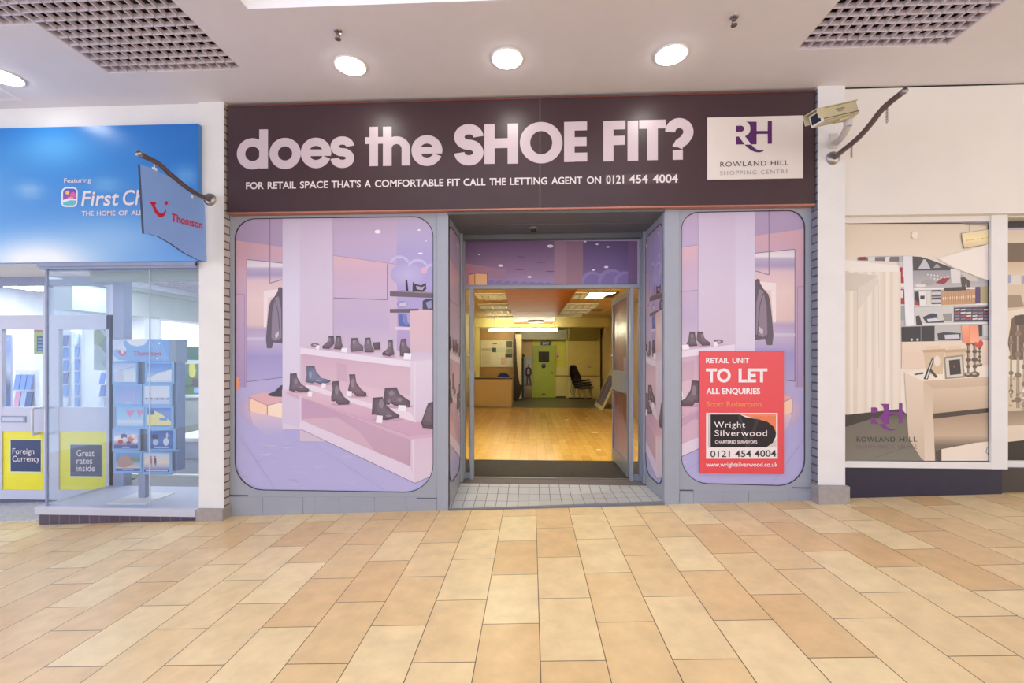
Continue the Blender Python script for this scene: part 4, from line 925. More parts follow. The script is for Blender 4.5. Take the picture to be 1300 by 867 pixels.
    def stick(x, y0, y1, w):
        c = (96, 78, 64); p.add(B([(x-w*.3, y0), (x+w*.3, y0), (x+w*.25, y1-20), (x-w*.25, y1-20)]), c); p.add(B([(x+w*.05, y0), (x+w*.18, y0), (x+w*.14, y1-16), (x+w*.04, y1-16)]), (206, 190, 170))
        for f, k in ((.25, .55), (.5, .7), (.7, .5)): p.ell(1060+x/3.94, 430+(y0+(y1-y0)*f)/3.94, w*k/3.94, w*.4/3.94, c)
        p.ell(1060+x/3.94, 430+(y1-10)/3.94, w/3.94, w*.62/3.94, c); p.ell(1060+(x-3)/3.94, 430+(y1-14)/3.94, w*.5/3.94, w*.25/3.94, (190, 176, 156)); p.add(B([(x-w*.8, y0), (x+w*.8, y0), (x+w*.4, y0+12), (x-w*.4, y0+12)]), c)
    stick(664, 22, 190, 20); stick(696, 22, 188, 24); stick(720, 40, 140, 14)
    p.ell(1060+716/3.94, 430+24/3.94, 5.6, 5.2, (206, 66, 60)); p.ell(1060+708/3.94, 430+18/3.94, 2, 2, (232, 120, 110))
    p.grad(A([(692, 664), (736, 660), (738, 758), (698, 760)]), [(412, (246, 168, 128)), (435, (236, 138, 100))]); p.grad(A([(736, 662), (784, 664), (790, 752), (738, 760)]), [(412, (240, 150, 112)), (435, (250, 172, 134))]); p.line(A([(736, 662), (738, 760)]), .5, (206, 112, 84))
    # hanging paper lamp
    p.grad(A([(694, 160), (850, 134), (850, 216), (706, 240)]), [(292, (232, 214, 174)), (303, (248, 226, 170)), (315, (220, 196, 156))]); p.line(A([(690, 156), (694, 196), (706, 240), (850, 216)]), .7, (120, 100, 78)); p.line(A([(694, 158), (850, 134)]), .5, (150, 130, 100))
    for k in range(5): p.line(A([(716+k*28, 198-k*4), (734+k*28, 195-k*4)]), .7, (206, 160, 80))
    p.line(A([(735, 100), (735, 148)]), .4, (120, 104, 90)); p.add(A([(660, 100), (850, 96), (850, 116), (740, 110)]), (160, 140, 118)); p.ell(1060+435/4.333, 260+168/4.333, 4, 5, (246, 226, 210))
    p.add(A([(560, 296), (850, 214), (850, 420), (780, 396), (640, 342)]), (240, 228, 216))
wq = [(1071, 283), (1254.5, 283), (1254.5, 585.5), (1071, 585.5)]
def window_print(art, q, Y, label, T=None):
    p = Print(plane_map(Y, .001), q, T); p.tint = (1.06, 1.09, 1.16); art(p); o = p.build('window_graphic', m_print); tag(o, label, 'window graphic')
    a, b = at(q[0][0], q[0][1], Y), at(q[2][0], q[2][1], Y); mb = MB(); mb.box((a.x, Y, b.z-.02), (b.x, Y+.004, a.z+.02)); obj('backing', mb, m_print_back, o); return o
wg = window_print(boutique_art, wq, yr, 'cream boutique picture with orange candles and a purple RH mark')
logo(lambda u, v: (1060+(178+(u-413)*.4524)/3.94, 430+(322+(v-108)*.4524)/3.94), plane_map(yr, .006), m_purplelite, wg, 'logo_lettering')
m6 = plane_map(yr, .006)
for s, a, b, v in (("ROWLAND", 1087, 1135.5, 560.6), ("HILL", 1141.5, 1163.5, 560.4)): mb = MB(); letters(mb, s, (a, v), (b, v), 6.2, 6.2, m6, spacing=1.15); obj('name_lettering', mb, m_inkgrey, wg)
for s, a, b, v in (("SHOPPING", 1087, 1128, 569.6), ("CENTRE", 1133, 1163.5, 569.4)): mb = MB(); letters(mb, s, (a, v), (b, v), 5.0, 5.0, m6, spacing=1.25, bold=-.01); obj('caption_lettering', mb, mat('mauve vinyl', (140, 108, 128), .5, noise=0), wg)
mb = MB(); pth = [at(u, v, yr)+Vector((0, -.004, 0)) for u, v in ((1254.5, 283.5), (1254.5, 585.5))]; mb.tube(pth, .007, 6); mb.tube([at(1254.5, 585.2, yr)+Vector((0, -.004, 0)), at(1071, 585.2, yr)+Vector((0, -.004, 0))], .004, 6); mb.tube([at(1254.5, 283.6, yr)+Vector((0, -.004, 0)), at(1071, 283.6, yr)+Vector((0, -.004, 0))], .004, 6); obj('gasket', mb, m_gasket, wg)
def antique_art(p):
    T = lambda pts: [(1230+x/2.286, 260+y/2.286) for x, y in pts]
    p.field(1270, 1420, 270, 600, 4, 6, lambda u, v: (214, 194, 166))
    p.grad(T([(90, 20), (460, 20), (460, 130), (90, 130)]), [(275, (206, 186, 160)), (310, (220, 204, 178))]); p.add(T([(90, 112), (460, 100), (460, 168), (90, 166)]), (112, 88, 66)); p.grad(T([(90, 166), (460, 160), (460, 230), (90, 232)]), [(335, (206, 180, 146)), (356, (226, 208, 180))])
    for k in range(6): p.add(T([(104+k*24, 206), (122+k*24, 202), (122+k*24, 226), (104+k*24, 230)]), ((150, 160, 186), (214, 210, 206))[k % 2])
    p.add(T([(100, 262), (150, 262), (160, 296), (100, 300)]), (160, 138, 110)); p.add(T([(104, 310), (220, 290), (240, 480), (104, 500)]), (232, 218, 196))
    p.add(T([(112, 402), (124, 330), (150, 318), (180, 330), (190, 420), (170, 450), (124, 450)]), (110, 82, 64)); p.add(T([(130, 322), (160, 318), (162, 346), (136, 350)]), (74, 56, 46))
    for x, y0, y1, w in ((122, 380, 560, 9), (142, 350, 590, 12), (160, 400, 600, 10), (200, 380, 600, 14), (240, 420, 600, 12)):
        p.add(T([(x-w*.3, y0), (x+w*.3, y0), (x+w*.4, y1), (x-w*.4, y1)]), (150, 136, 116)); p.add(T([(x-w*.1, y0), (x+w*.1, y0), (x+w*.1, y1), (x-w*.1, y1)]), (222, 210, 190))
        for f in (.1, .35, .6, .9): p.ell(1230+x/2.286, 260+(y0+(y1-y0)*f)/2.286, w*.8/2.286, w*.7/2.286, (130, 112, 92))
    r = random.Random(5)
    for k in range(60):
        x, y = r.uniform(98, 300), r.uniform(500, 600); p.ell(1230+x/2.286, 260+y/2.286, 1.6, 1.4, r.choice(((238, 228, 210), (120, 100, 80), (176, 156, 130))))
    p.grad(T([(90, 600), (460, 590), (460, 700), (90, 690)]), [(522, (150, 128, 104)), (560, (216, 192, 164))]); p.add(T([(90, 642), (460, 626), (460, 660), (90, 690)]), (230, 212, 190)); p.add(T([(90, 690), (460, 650), (460, 760), (90, 760)]), (44, 38, 38))
window_print(antique_art, [(1276, 292), (1400, 292), (1400, 585.5), (1276, 585.5)], .12, 'cream picture of silverware in the second window beyond the white post')
# ------------------------------------------------------------------ travel shop on the left
YB_ = -0.125; zt, zb3 = at(251, 157, YB_).z, at(251, 331, YB_).z; xf = X(251.6, YB_)
fs = thing('fascia_sign', 'big sky blue fascia of the travel shop with white writing', 'sign', (-5.2, YB_, zb3))
mb = MB(); mb.box((-7.6, YB_, zb3), (xf, -.06, zt)); obj('fascia_box', mb, mat('sky blue panel', (70, 140, 214), .3, noise=.02), fs)
def sky(u, v):
    def mixc(a, b, t): t = max(0, min(1, t)); return tuple(a[i]+(b[i]-a[i])*t for i in range(3))
    t = (v-157)/175; c = mixc((34, 120, 206), (104, 160, 226), t)
    c = mixc(c, (40, 112, 200), max(0, (u-150)/110)*(1-t))
    g = lambda cx, cy, rx, ry: math.exp(-(((u-cx)/rx)**2+((v-cy)/ry)**2))
    c = mixc(c, (96, 172, 232), .75*g(70, 185, 55, 24)); c = mixc(c, (244, 244, 250), 1.15*g(50, 330, 75, 30)); c = mixc(c, (170, 206, 242), .5*g(150, 300, 70, 26)); c = mixc(c, (120, 184, 236), .5*g(-40, 230, 60, 40))
    c = mixc(c, (190, 214, 242), .55*g(38, 238, 16, 9)); c = mixc(c, (150, 196, 238), .5*g(135, 232, 18, 8)); c = mixc(c, (140, 186, 236), .6*g(236, 223, 14, 12))  # pale spots painted in where the downlights reflect on the fascia
    return c
p = Print(plane_map(YB_, .001)); 
zmap = plane_map(YB_, .001)
# sheet follows the fascia's own straight edges
def fmap(u, v, h):
    q = zmap(u, 200, h); return Vector((q.x, q.y, zt+(zb3-zt)*(v-157)/(331-157)))
p.mapf = fmap; p.tint = (1.1, 1.14, 1.1); p.field(-240, 251.3, 157, 331, 52, 22, sky); p.build('sky_glint_print', m_print, fs)
fm = plane_map(YB_, .003)
def fword(name, s, u0, v0, u1, v1, cap, **kw): mb = MB(); letters(mb, s, (u0, v0), (u1, v1), cap, cap, fm, **kw); obj(name, mb, m_letter, fs)
fword('lettering', "Featuring", 82, 232.3, 116, 231.4, 5.6, bold=.01)
fword('lettering', "First", 103.5, 261.6, 151.5, 260.6, 18.5, bold=.012, shear=.16); fword('lettering', "Choice", 156.5, 260.5, 222, 259, 18.5, bold=.012, shear=.16)
for s, a, b in (("THE", 104.3, 119.6), ("HOME", 123.5, 147), ("OF", 151, 163), ("ALL", 167, 181.5)): fword('lettering', s, a, 274-(a-104)*.012, b, 274-(b-104)*.012, 5.6, bold=.02)
p = Print(plane_map(YB_, .003)); Zb = Zm(0, 150, 4.333)
rr = lambda x0, y0, x1, y1, r, n=5: rounded([(x0, y0), (x1, y0), (x1, y1), (x0, y1)], r, r, n)
sh = lambda pts: [(u+(v-240)*-.03, v) for u, v in pts]
p.add(sh(rr(78.6, 238, 99.2, 263, 6)), (238, 240, 252)); p.grad(sh(rr(80.6, 239.6, 97.6, 261, 4.6)), [(240, (92, 84, 190)), (252, (150, 90, 190))])
p.ell(86, 244.6, 2.6, 2.6, (250, 196, 90)); p.ell(93, 248, 3.6, 4, (226, 100, 170)); p.ell(90, 252, 4, 2, (240, 160, 180))
p.add(sh([(81, 257), (84, 254.6), (90, 253.4), (97.4, 254), (97, 259), (94, 261), (84, 261), (81, 260)]), (96, 196, 206)); p.add(sh([(80.6, 254), (86, 252.6), (97.6, 253), (97.4, 254.6), (90, 254.4), (80.8, 257.4)]), (238, 240, 252))
p.build('emblem', m_print, fs)

# hanging blade sign and its wavy pole, projecting from the left pier
fl = at(267, 253.5, -.08); xl = fl.x+.05
t2, Q2 = bracket('sign_bracket', 'wavy grey bracket pole on the left pier carrying the blue hanging sign', [(266, 253.5), (242.5, 242), (219.3, 224), (200.9, 207.7), (175.5, 195)], at(267, 253.5, -.08), None, False, X(266, -.10), None)
xb_ = X(266, -.10)
bl = [(177.8, 208.5), (190, 212.5), (203, 218.5), (219, 226.5), (238, 239.5), (257, 252.5), (260, 262), (262.4, 332.5), (250, 329), (235, 321.5), (217, 309), (201, 300), (190, 297), (183, 296.6)]
BP = [atx(u, v, xb_) for u, v in bl]; c0 = BP[-1]
bs = thing('hanging_sign', 'wavy blue hanging sign with red smile and word at the left pier', 'sign', BP[7])
mb = MB(); n = len(BP); th_ = .018; vs_ = [q+Vector((0, 0, 0)) for q in BP]+[q+Vector((-th_, 0, 0)) for q in BP]
mb.add(vs_, [tuple(range(n)), tuple(reversed(range(n, 2*n)))], 0); mb.add(vs_, [(i, (i+1) % n, n+(i+1) % n, n+i) for i in range(n)], 1)
obj('blade', mb, [mat('blue hanging sign', (138, 178, 246), .35, noise=.02), mat('dark sign edge', (52, 56, 84), .5)], bs)
bm = lambda u, v, h: atx(u, v, xb_)+Vector((.0012+h, 0, 0))
m_red = mat('red vinyl', (206, 34, 66), .4, noise=0)
mb = MB(); letters(mb, "Thomson", (217.6, 280.4), (257, 290.4), 9.6, 9.2, bm, bold=.022); obj('lettering', mb, m_red, bs)
pp = Print(bm); c = (206, 34, 66)
pp.add(Zb([(824, 458), (858, 464), (858, 472), (850, 478), (862, 502), (878, 522), (894, 524), (906, 512), (910, 500), (914, 502), (912, 520), (904, 536), (890, 546), (872, 542), (852, 520), (838, 486), (832, 474), (826, 470)]), c); pp.ell(211, 257.8, 2.2, 2.5, c)
pp.build('smile_emblem', m_print, bs)
for u, v in ((197.4, 212), (243.6, 247)):
    mb = MB(); a = atx(u, v-3, xb_); mb.tube([a+Vector((-.009, 0, .02)), a+Vector((-.009, 0, -.03))], .004, 6); mb.box(a+Vector((-.02, -.012, -.05)), a+Vector((.003, .012, -.025))); obj('hanger', mb, m_white, bs)

# window box: plinth, sill, glass, head rail
YW = -0.10; xg = X(56, YW); YDR = .586; zsl = -.02; xp = pl0
mb = MB(); xa = X(49, YW); mb.hexa([(xa, YW, fz(xa)-.05), (xp, YW, fz(xp)-.05), (xp, .5, fz(xp)-.05), (xa, .5, fz(xa)-.05)], [(xa, YW, zsl-.06), (xp, YW, zsl-.06), (xp, .5, zsl-.06), (xa, .5, zsl-.06)])
win = struct('window_7', mb, m_purpletile)
mb = MB(); mb.box((xa-.01, YW-.03, zsl-.07), (xp, YDR, zsl)); struct('window_sill', mb, m_alu, win, bevel=.005)
zh = at(150, 341, YW).z; zfb = zb3
mb = MB(); mb.box((xg-.03, YW-.02, zh), (xp, YW+.12, zfb)); mb.box((xg-.03, YW-.035, zh+.02), (xp, YW, zfb-.015)); struct('head_rail', mb, m_alublue, win)
mb = MB(); mb.box((xg, YW+.02, zsl), (xp, YW+.028, zh)); struct('pane', mb, m_glass, win)
mb = MB(); mb.box((xg, YW+.03, zsl), (xg+.008, YDR-.03, zh)); struct('pane', mb, m_glass, win)
mb = MB(); mb.box((xg-.006, YW+.014, zsl), (xg+.012, YW+.032, zh)); struct('corner_post', mb, m_alublue, win)
x1s = X(187.5, YW); mb = MB(); mb.box((x1s-.002, YW+.016, zsl), (x1s+.002, YW+.03, zh)); struct('glass_joint', mb, m_alu, win)
# box head lining: grey green valance behind the glass
mb = MB(); mb.box((xg+.25, YW+.20, at(200, 357, .1).z), (xp, YW+.24, zfb)); struct('valance', mb, mat('grey green board', (160, 172, 170), .6), win)
# mullion post and rear frame of the box
mb = MB(); xm = X(150, .6); mb.box((xm, .56, -.05), (xm+.10, .66, 2.6)); mb.box((xm-.04, .58, -.05), (xm-.02, .64, 2.6)); struct('mullion', mb, m_alublue, win)
# floors
mb = MB(); mb.box((xg+.01, YW+.03, -.12), (xp+.1, 1.15, zsl-.005)); struct('floor_window', mb, mat('grey window carpet', (138, 138, 140), .9, noise=.14, scale=50))
mb = MB(); mb.box((X(150, 1.0), .98, -.05), (xp+.1, 1.02, zsl+.02)); struct('trim_3', mb, m_white)
mb = MB(); mb.box((-9, .62, -.25), (xp+.1, 4.4, -.12)); mb.box((-9.2, 1.15, -.12), (xp+.1, 4.4, -.04)); struct('floor_travel_shop', mb, mat('dark grey shop carpet', (120, 124, 136), .9, noise=.1, scale=30))
mb = MB(); mb.hexa([(-9, .0, fz(-9)-.1), (xa, .0, fz(xa)-.1), (xa, .62, fz(xa)-.1), (-9, .62, fz(-9)-.1)], [(-9, .0, fz(-9)+.012), (xa, .0, fz(xa)+.012), (xa, .62, fz(xa)+.012), (-9, .62, fz(-9)+.012)]); struct('floor_lobby', mb, m_granite)
# lobby soffit
mb = MB(); mb.box((-9, -.06, zb3-.0), (xg-.03, .66, zb3+.05)); struct('ceiling_lobby', mb, m_white)
# entrance wall with a pair of doors
zfl = fz(-5.4); zd0 = at(60, 634.5, YDR).z; zdt = at(60, 408, YDR).z; ztr = at(60, 400, YDR).z; ztt = at(60, 362, YDR).z; zhd2 = zb3
mb = MB(); mb.box((-9, YDR, zdt), (X(145, YDR), YDR+.06, ztr)); entr = struct('door_2', mb, m_alu)
mb = MB(); mb.box((-9, YDR-.01, ztt), (X(145, YDR), YDR+.07, zhd2)); struct('head_bar', mb, m_alublue, entr)
mb = MB(); mb.box((X(135, YDR), YDR, zfl-.05), (X(146, YDR), YDR+.06, zhd2)); struct('jamb', mb, m_alu, entr)
mb = MB(); mb.box((-6.25, YDR, zfl-.05), (-6.2, YDR+.06, zhd2)); mb.box((X(55, YDR), YDR, ztr), (X(61, YDR), YDR+.06, ztt)); struct('jamb', mb, m_alu, entr)
mb = MB(); mb.box((-6.2, YDR+.02, ztr), (X(55, YDR), YDR+.026, ztt)); struct('pane', mb, m_glass, entr)
mb = MB(); mb.box((X(61, YDR), YDR+.02, ztr), (X(135, YDR), YDR+.026, ztt)); struct('pane', mb, m_glass, entr)
m_yel = mat('bright yellow panel', (246, 236, 22), .4, noise=.02); m_dblue = mat('deep blue panel', (18, 44, 96), .35, noise=.02)
def shop_door(label, ua, ub, gl, gr, txt, box, hand, group='doors of the travel shop'):
    xa, xb = X(ua, YDR), X(ub, YDR); y0, y1 = YDR+.0, YDR+.045
    t = thing('shop_door', label, 'door', ((xa+xb)/2, YDR, zd0))
    z = lambda v: at((ua+ub)/2, v, YDR).z
    ga, gb = X(gl, YDR), X(gr, YDR)
    mb = MB(); mb.box((xa, y0, zd0), (ga, y1, zdt)); mb.box((gb, y0, zd0), (xb, y1, zdt)); mb.box((ga, y0, z(418)), (gb, y1, zdt)); mb.box((ga, y0, zd0), (gb, y1, z(622))); obj('frame', mb, m_alu, t)
    mb = MB(); mb.box((ga, y0+.003, z(548)), (gb, y1, z(517))); obj('mid_rail', mb, m_alu, t)
    mb = MB(); mb.box((ga, y0+.02, z(517)), (gb, y0+.026, z(418))); obj('glass_pane', mb, m_glass, t)
    mb = MB(); mb.box((ga, y0+.012, z(622)), (gb, y0+.03, z(548))); pn = obj('yellow_panel', mb, m_yel, t, label='bright yellow lower panel')
    bu0, bv0, bu1, bv1 = box
    a, b = at(bu0, bv0, YDR), at(bu1, bv1, YDR); mb = MB(); mb.box((a.x, y0+.008, b.z), (b.x, y0+.013, a.z)); pl = obj('blue_notice', mb, m_dblue, pn)
    mb = MB(); k = .012; mb.box((a.x-k, y0+.0095, b.z-k), (b.x+k, y0+.0125, a.z+k)); obj('notice_border', mb, mat('pale notice border', (226, 240, 190), .5), pn)
    mm = plane_map(YDR, -.007)
    for s, u0, v0, u1, cap in txt: mb = MB(); letters(mb, s, (u0, v0), (u1, v0), cap, cap, mm, bold=.004); obj('lettering', mb, m_letter, pl)
    hx = X(hand, YDR); mb = MB(); zz0, zz1 = z(550), z(517.5)
    mb.tube([(hx, y0, zz1), (hx-.0, y0-.06, zz1), (hx-.035*0, y0-.07, zz1-.02), (hx, y0-.07, zz0+.02), (hx, y0-.06, zz0), (hx, y0, zz0)], .013, 10); obj('pull_handle', mb, mat('white pull handle', (226, 228, 240), .35), t)
    return t, z, y0
d1, zz, y0 = shop_door('left travel shop door with yellow panel reading Foreign Currency', -13, 57.5, 2, 54.5, [("Foreign", 15, 576.5, 42.5, 7.2), ("Currency", 15, 586, 49.5, 7.2)], (12.4, 558.6, 50.6, 599), 50)
mb = MB(); a, b = at(1.5, 528, YDR), at(33, 536.5, YDR); mb.box((a.x, y0-.004, b.z), (b.x, y0+.003, a.z)); lb_ = obj('letter_box', mb, m_alublue, d1)
mb = MB(); mb.box((a.x+.02, y0-.009, b.z+.015), (b.x-.02, y0-.004, a.z-.012)); obj('flap', mb, m_alu, lb_)
shop_door('right travel shop door with yellow panel reading Great rates inside', 57.8, 144, 74.5, 138.5, [("Great", 96.5, 579.3, 119, 8), ("rates", 96.5, 589, 116.5, 8), ("inside", 96.5, 598.4, 120, 8)], (88.3, 564.6, 128, 605), 67)

# shop interior: walls, ceiling, bulkhead, lights
m_pale = mat('pale grey green wall', (196, 202, 196), .6); m_bwhite = mat('bright white wall', (244, 244, 248), .6)
mb = MB(); mb.box((-9.1, 4.4, -.25), (xp+.1, 4.5, 3.0)); struct('wall_travel_back', mb, m_bwhite)
mb = MB(); mb.box((-9.2, .62, -.25), (-9.1, 4.5, 3.0)); struct('wall_travel_left', mb, m_bwhite)
mb = MB(); mb.box((xp+.02, .35, -.25), (xp+.1, 4.5, 3.0)); struct('wall_travel_right', mb, m_pale)
mb = MB(); mb.box((-9.2, .2, 2.6), (xp+.1, 4.5, 2.66)); struct('ceiling_travel', mb, mat('pale ceiling tile', (214, 216, 226), .8))
mb = MB(); mb.box((-6.3, 1.4, 2.03), (-6.0, 4.4, 2.43)); mb.box((-6.0, 1.4, 2.40), (-5.95, 4.4, 2.47)); struct('beam_travel', mb, m_pale)
mb = MB(); a, b = X(163, 2.5), X(183.5, 2.5); mb.box((a, 2.5, -.1), (b, 2.8, 2.05)); struct('column_travel', mb, m_bwhite)
mb = MB(); a, b = X(183.5, 2.9), X(206, 2.9); mb.box((a, 2.9, -.1), (b, 3.1, 2.05)); struct('wall_travel_nib', mb, m_pale)
g = thing('ceiling_grille', 'white lattice ceiling panel seen through the travel shop window', 'ceiling grille', (-4.6, 3.4, 2.56))
mb = MB(); lattice(mb, -5.9, -3.2, 2.3, 4.3, 2.54, .04, .15, .012); obj('lattice', mb, m_eggcrate, g)
def light_panel(x0, x1, y0, y1, z, label, s=22.0):
    t = thing('light_panel', label, 'ceiling light', ((x0+x1)/2, (y0+y1)/2, z), 'light panels in the travel shop ceiling')
    mb = MB(); mb.box((x0, y0, z-.02), (x1, y1, z+.02)); obj('frame', mb, m_white, t)
    mb = MB(); mb.box((x0+.03, y0+.03, z-.026), (x1-.03, y1-.03, z-.018)); obj('diffuser', mb, emit('panel diffuser', (232, 241, 255), s), t)
light_panel(-4.95, -4.25, 3.0, 3.5, 2.53, 'bright light panel in the lattice ceiling seen above the brochure stand')
light_panel(-7.2, -5.4, 1.3, 1.9, 2.58, 'long light panel behind the transom over the travel shop doors')
light_panel(-8.6, -6.6, 2.6, 3.2, 2.58, 'second long light panel deeper in the travel shop behind the doors')
light_panel(-4.4, -3.2, .16, .34, 2.25, 'added fill panel over the window box of the travel shop, unseen behind its valance', 9.0)  # unseen panel added to brighten the foot of the brochure stand
light_panel(-5.2, -3.6, 1.35, 1.85, 2.58, 'light panel just behind the window box of the travel shop', 16.0)
# bright window far in
mb = MB(); mb.box((-6.06, 2.75, 1.56), (-6.0, 4.39, 2.03)); w8 = struct('window_8', mb, m_white)
mb = MB(); mb.box((-5.998, 2.8, 1.6), (-5.992, 4.35, 1.99)); struct('pane', mb, emit('daylit pane', (252, 252, 255), 1.6), w8)
# posters, racks and counters inside
def board(name, label, cat, q, Y, fn, mm=None, th=.02, frame=m_alu):
    a, b = at(q[0], q[1], Y), at(q[2], q[3], Y)
    t = thing(name, label, cat, ((a.x+b.x)/2, Y, b.z))
    mb = MB(); mb.box((a.x, Y, b.z), (b.x, Y+th, a.z)); obj('board', mb, frame, t)
    p = Print(plane_map(Y, .001), [(q[0]+.4, q[1]+.4), (q[2]-.4, q[1]+.4), (q[2]-.4, q[3]-.4), (q[0]+.4, q[3]-.4)]); fn(p); obj_ = p.build('printed_sheet', m_printmatt, t)
    return t
def green_poster(p):
    Zc = Zm(130, 420, 7.885)
    p.grad([(220, 430), (280, 430), (280, 510), (220, 510)], [(440, (86, 132, 108)), (470, (120, 150, 116)), (500, (92, 122, 70))])
    p.add(Zc([(780, 150), (1100, 150), (1100, 290), (780, 290)]), (84, 126, 112)); p.add(Zc([(796, 290), (1100, 296), (1100, 330), (796, 330)]), (232, 240, 236)); p.add(Zc([(782, 212), (850, 212), (850, 222), (782, 222)]), (216, 230, 226))
    p.add(Zc([(872, 330), (924, 330), (936, 400), (930, 450), (900, 470), (872, 450), (866, 390)]), (240, 228, 110)); p.add(Zc([(782, 440), (828, 440), (828, 560), (782, 560)]), (90, 150, 70)); p.add(Zc([(900, 480), (960, 480), (960, 560), (900, 560)]), (110, 84, 100)); p.add(Zc([(916, 566), (1100, 566), (1100, 620), (916, 620)]), (160, 190, 240)); p.line(Zc([(782, 590), (840, 556), (920, 540)]), 1, (60, 60, 60))
board('wall_poster', 'green poster with a yellow shape behind the brochure stand', 'poster', (226, 440, 274, 503), 3.3, green_poster)
mb = MB(); a, b = at(215, 548, 3.2), at(280, 504.5, 3.2)
ct_ = thing('counter', 'pale grey counter under the green poster in the travel shop', 'counter', (a.x+.4, 3.4, -.05))
mb.box((a.x, 3.2, -.05), (xp, 3.7, b.z)); obj('body', mb, m_pale, ct_); mb = MB(); mb.box((a.x-.03, 3.15, b.z), (xp, 3.7, b.z+.04)); obj('worktop', mb, m_bwhite, ct_)
a = at(206, 556, 1.9); b = at(262, 548, 1.9); dk_ = thing('desk', 'low white desk beside the brochure stand behind the glass', 'desk', (a.x+.4, 2.1, -.05))
mb = MB(); mb.hexa([(a.x, 1.9, a.z-.05), (xp, 1.9, a.z-.05), (xp, 2.6, a.z-.05), (a.x, 2.6, a.z-.05)], [(a.x, 1.9, a.z), (xp, 1.9, a.z), (xp, 2.6, a.z), (a.x, 2.6, a.z)]); obj('top', mb, m_bwhite, dk_)
mb = MB(); mb.box((a.x+.06, 1.95, -.05), (xp, 2.0, a.z-.05)); obj('modesty_panel', mb, mat('pale blue panel', (206, 216, 240), .4), dk_)
def hanging(p):
    p.grad([(40, 410), (62, 410), (62, 455), (40, 455)], [(420, (186, 204, 96)), (450, (166, 190, 90))]); p.rect((43, 418), (58, 421.5), (214, 110, 60)); p.rect((47, 427), (58, 446), (34, 60, 96))
    for k in range(4): p.rect((48, 429+k*4.4), (57, 431.4+k*4.4), (110, 150, 190))
board('hanging_notice', 'lime green notice with dark screen seen through the left travel shop door', 'poster', (43, 418.5, 58, 449.5), YDR+.028, hanging, th=.01)
def banner(p):
    p.grad([(0, 420), (20, 420), (20, 516), (0, 516)], [(425, (176, 196, 238)), (445, (150, 176, 230)), (470, (206, 216, 236)), (490, (70, 88, 130)), (512, (50, 90, 170))]); p.ell(6, 435, 1.8, 2.2, (206, 60, 90)); p.rect((9, 430), (11, 431), (240, 240, 250))
board('roller_banner', 'tall blue roller banner behind the left edge of the travel shop doors', 'banner', (3.5, 425, 14, 609), 1.1, banner)
def diamonds(p):
    p.rect((110, 410), (150, 470), (226, 232, 226))
    for x, y, s, c in ((124, 428, 13, (176, 190, 110)), (136, 438, 13, (140, 160, 130)), (124, 452, 13, (206, 222, 214)), (138, 418, 9, (196, 204, 120)), (136, 460, 10, (176, 206, 206))): p.add([(x, y-s), (x+s*.8, y), (x, y+s), (x-s*.8, y)], c)
board('hanging_notice', 'pale notice with green diamonds seen through the right travel shop door', 'poster', (119, 418.5, 138, 470), YDR+.028, diamonds, th=.01)
def leaflet_rack(label, u0, u1, v0, v1, Y, nc, nr, cols, seed):
    a, b = at(u0, v0, Y), at(u1, v1, Y); t = thing('leaflet_rack', label, 'leaflet rack', ((a.x+b.x)/2, Y, -.05)); r = random.Random(seed)
    mb = MB(); mb.box((a.x-.02, Y+.06, -.05), (b.x+.02, Y+.10, a.z+.04)); mb.box((a.x-.03, Y-.1, -.06), (b.x+.03, Y+.2, -.02)); obj('back_panel', mb, m_bwhite, t)
    for j in range(nr):
        z1 = a.z+(b.z-a.z)*(j+.08)/nr; z0 = a.z+(b.z-a.z)*(j+.95)/nr
        mb = MB(); mb.box((a.x, Y-.0, z0-.012), (b.x, Y+.06, z0)); obj('shelf', mb, m_alu, t)
        for i in range(nc):
            xa = a.x+(b.x-a.x)*(i+.08)/nc; xb = a.x+(b.x-a.x)*(i+.92)/nc; mb = MB(); mb.hexa([(xa, Y+.01, z0), (xb, Y+.01, z0), (xb, Y+.03, z0), (xa, Y+.03, z0)], [(xa, Y+.04, z1), (xb, Y+.04, z1), (xb, Y+.055, z1), (xa, Y+.055, z1)])
            obj('leaflet', mb, cols[r.randrange(len(cols))], t)
lc = [mat('leaflet '+n, c, .4) for n, c in (('blue', (110, 150, 226)), ('pale blue', (176, 200, 240)), ('pink', (236, 160, 196)), ('sky', (80, 130, 214)), ('white', (236, 240, 250)), ('navy', (50, 70, 140)))]
leaflet_rack('low leaflet rack with pink and blue covers behind the left travel shop door', 15, 38, 474, 540, 1.6, 3, 3, lc, 2)
leaflet_rack('narrow tall leaflet rack beside the stile of the right travel shop door', 76, 83, 424, 520, 1.5, 1, 6, lc[:2]+lc[3:], 5)
leaflet_rack('wider blue leaflet rack behind the glass of the right travel shop door', 86, 97, 422, 520, 1.9, 2, 6, lc[:2]+lc[3:4], 8)
leaflet_rack('leaflet rack at the hinge side behind the right travel shop door glass', 124, 138, 472, 520, 1.7, 2, 3, lc, 11)

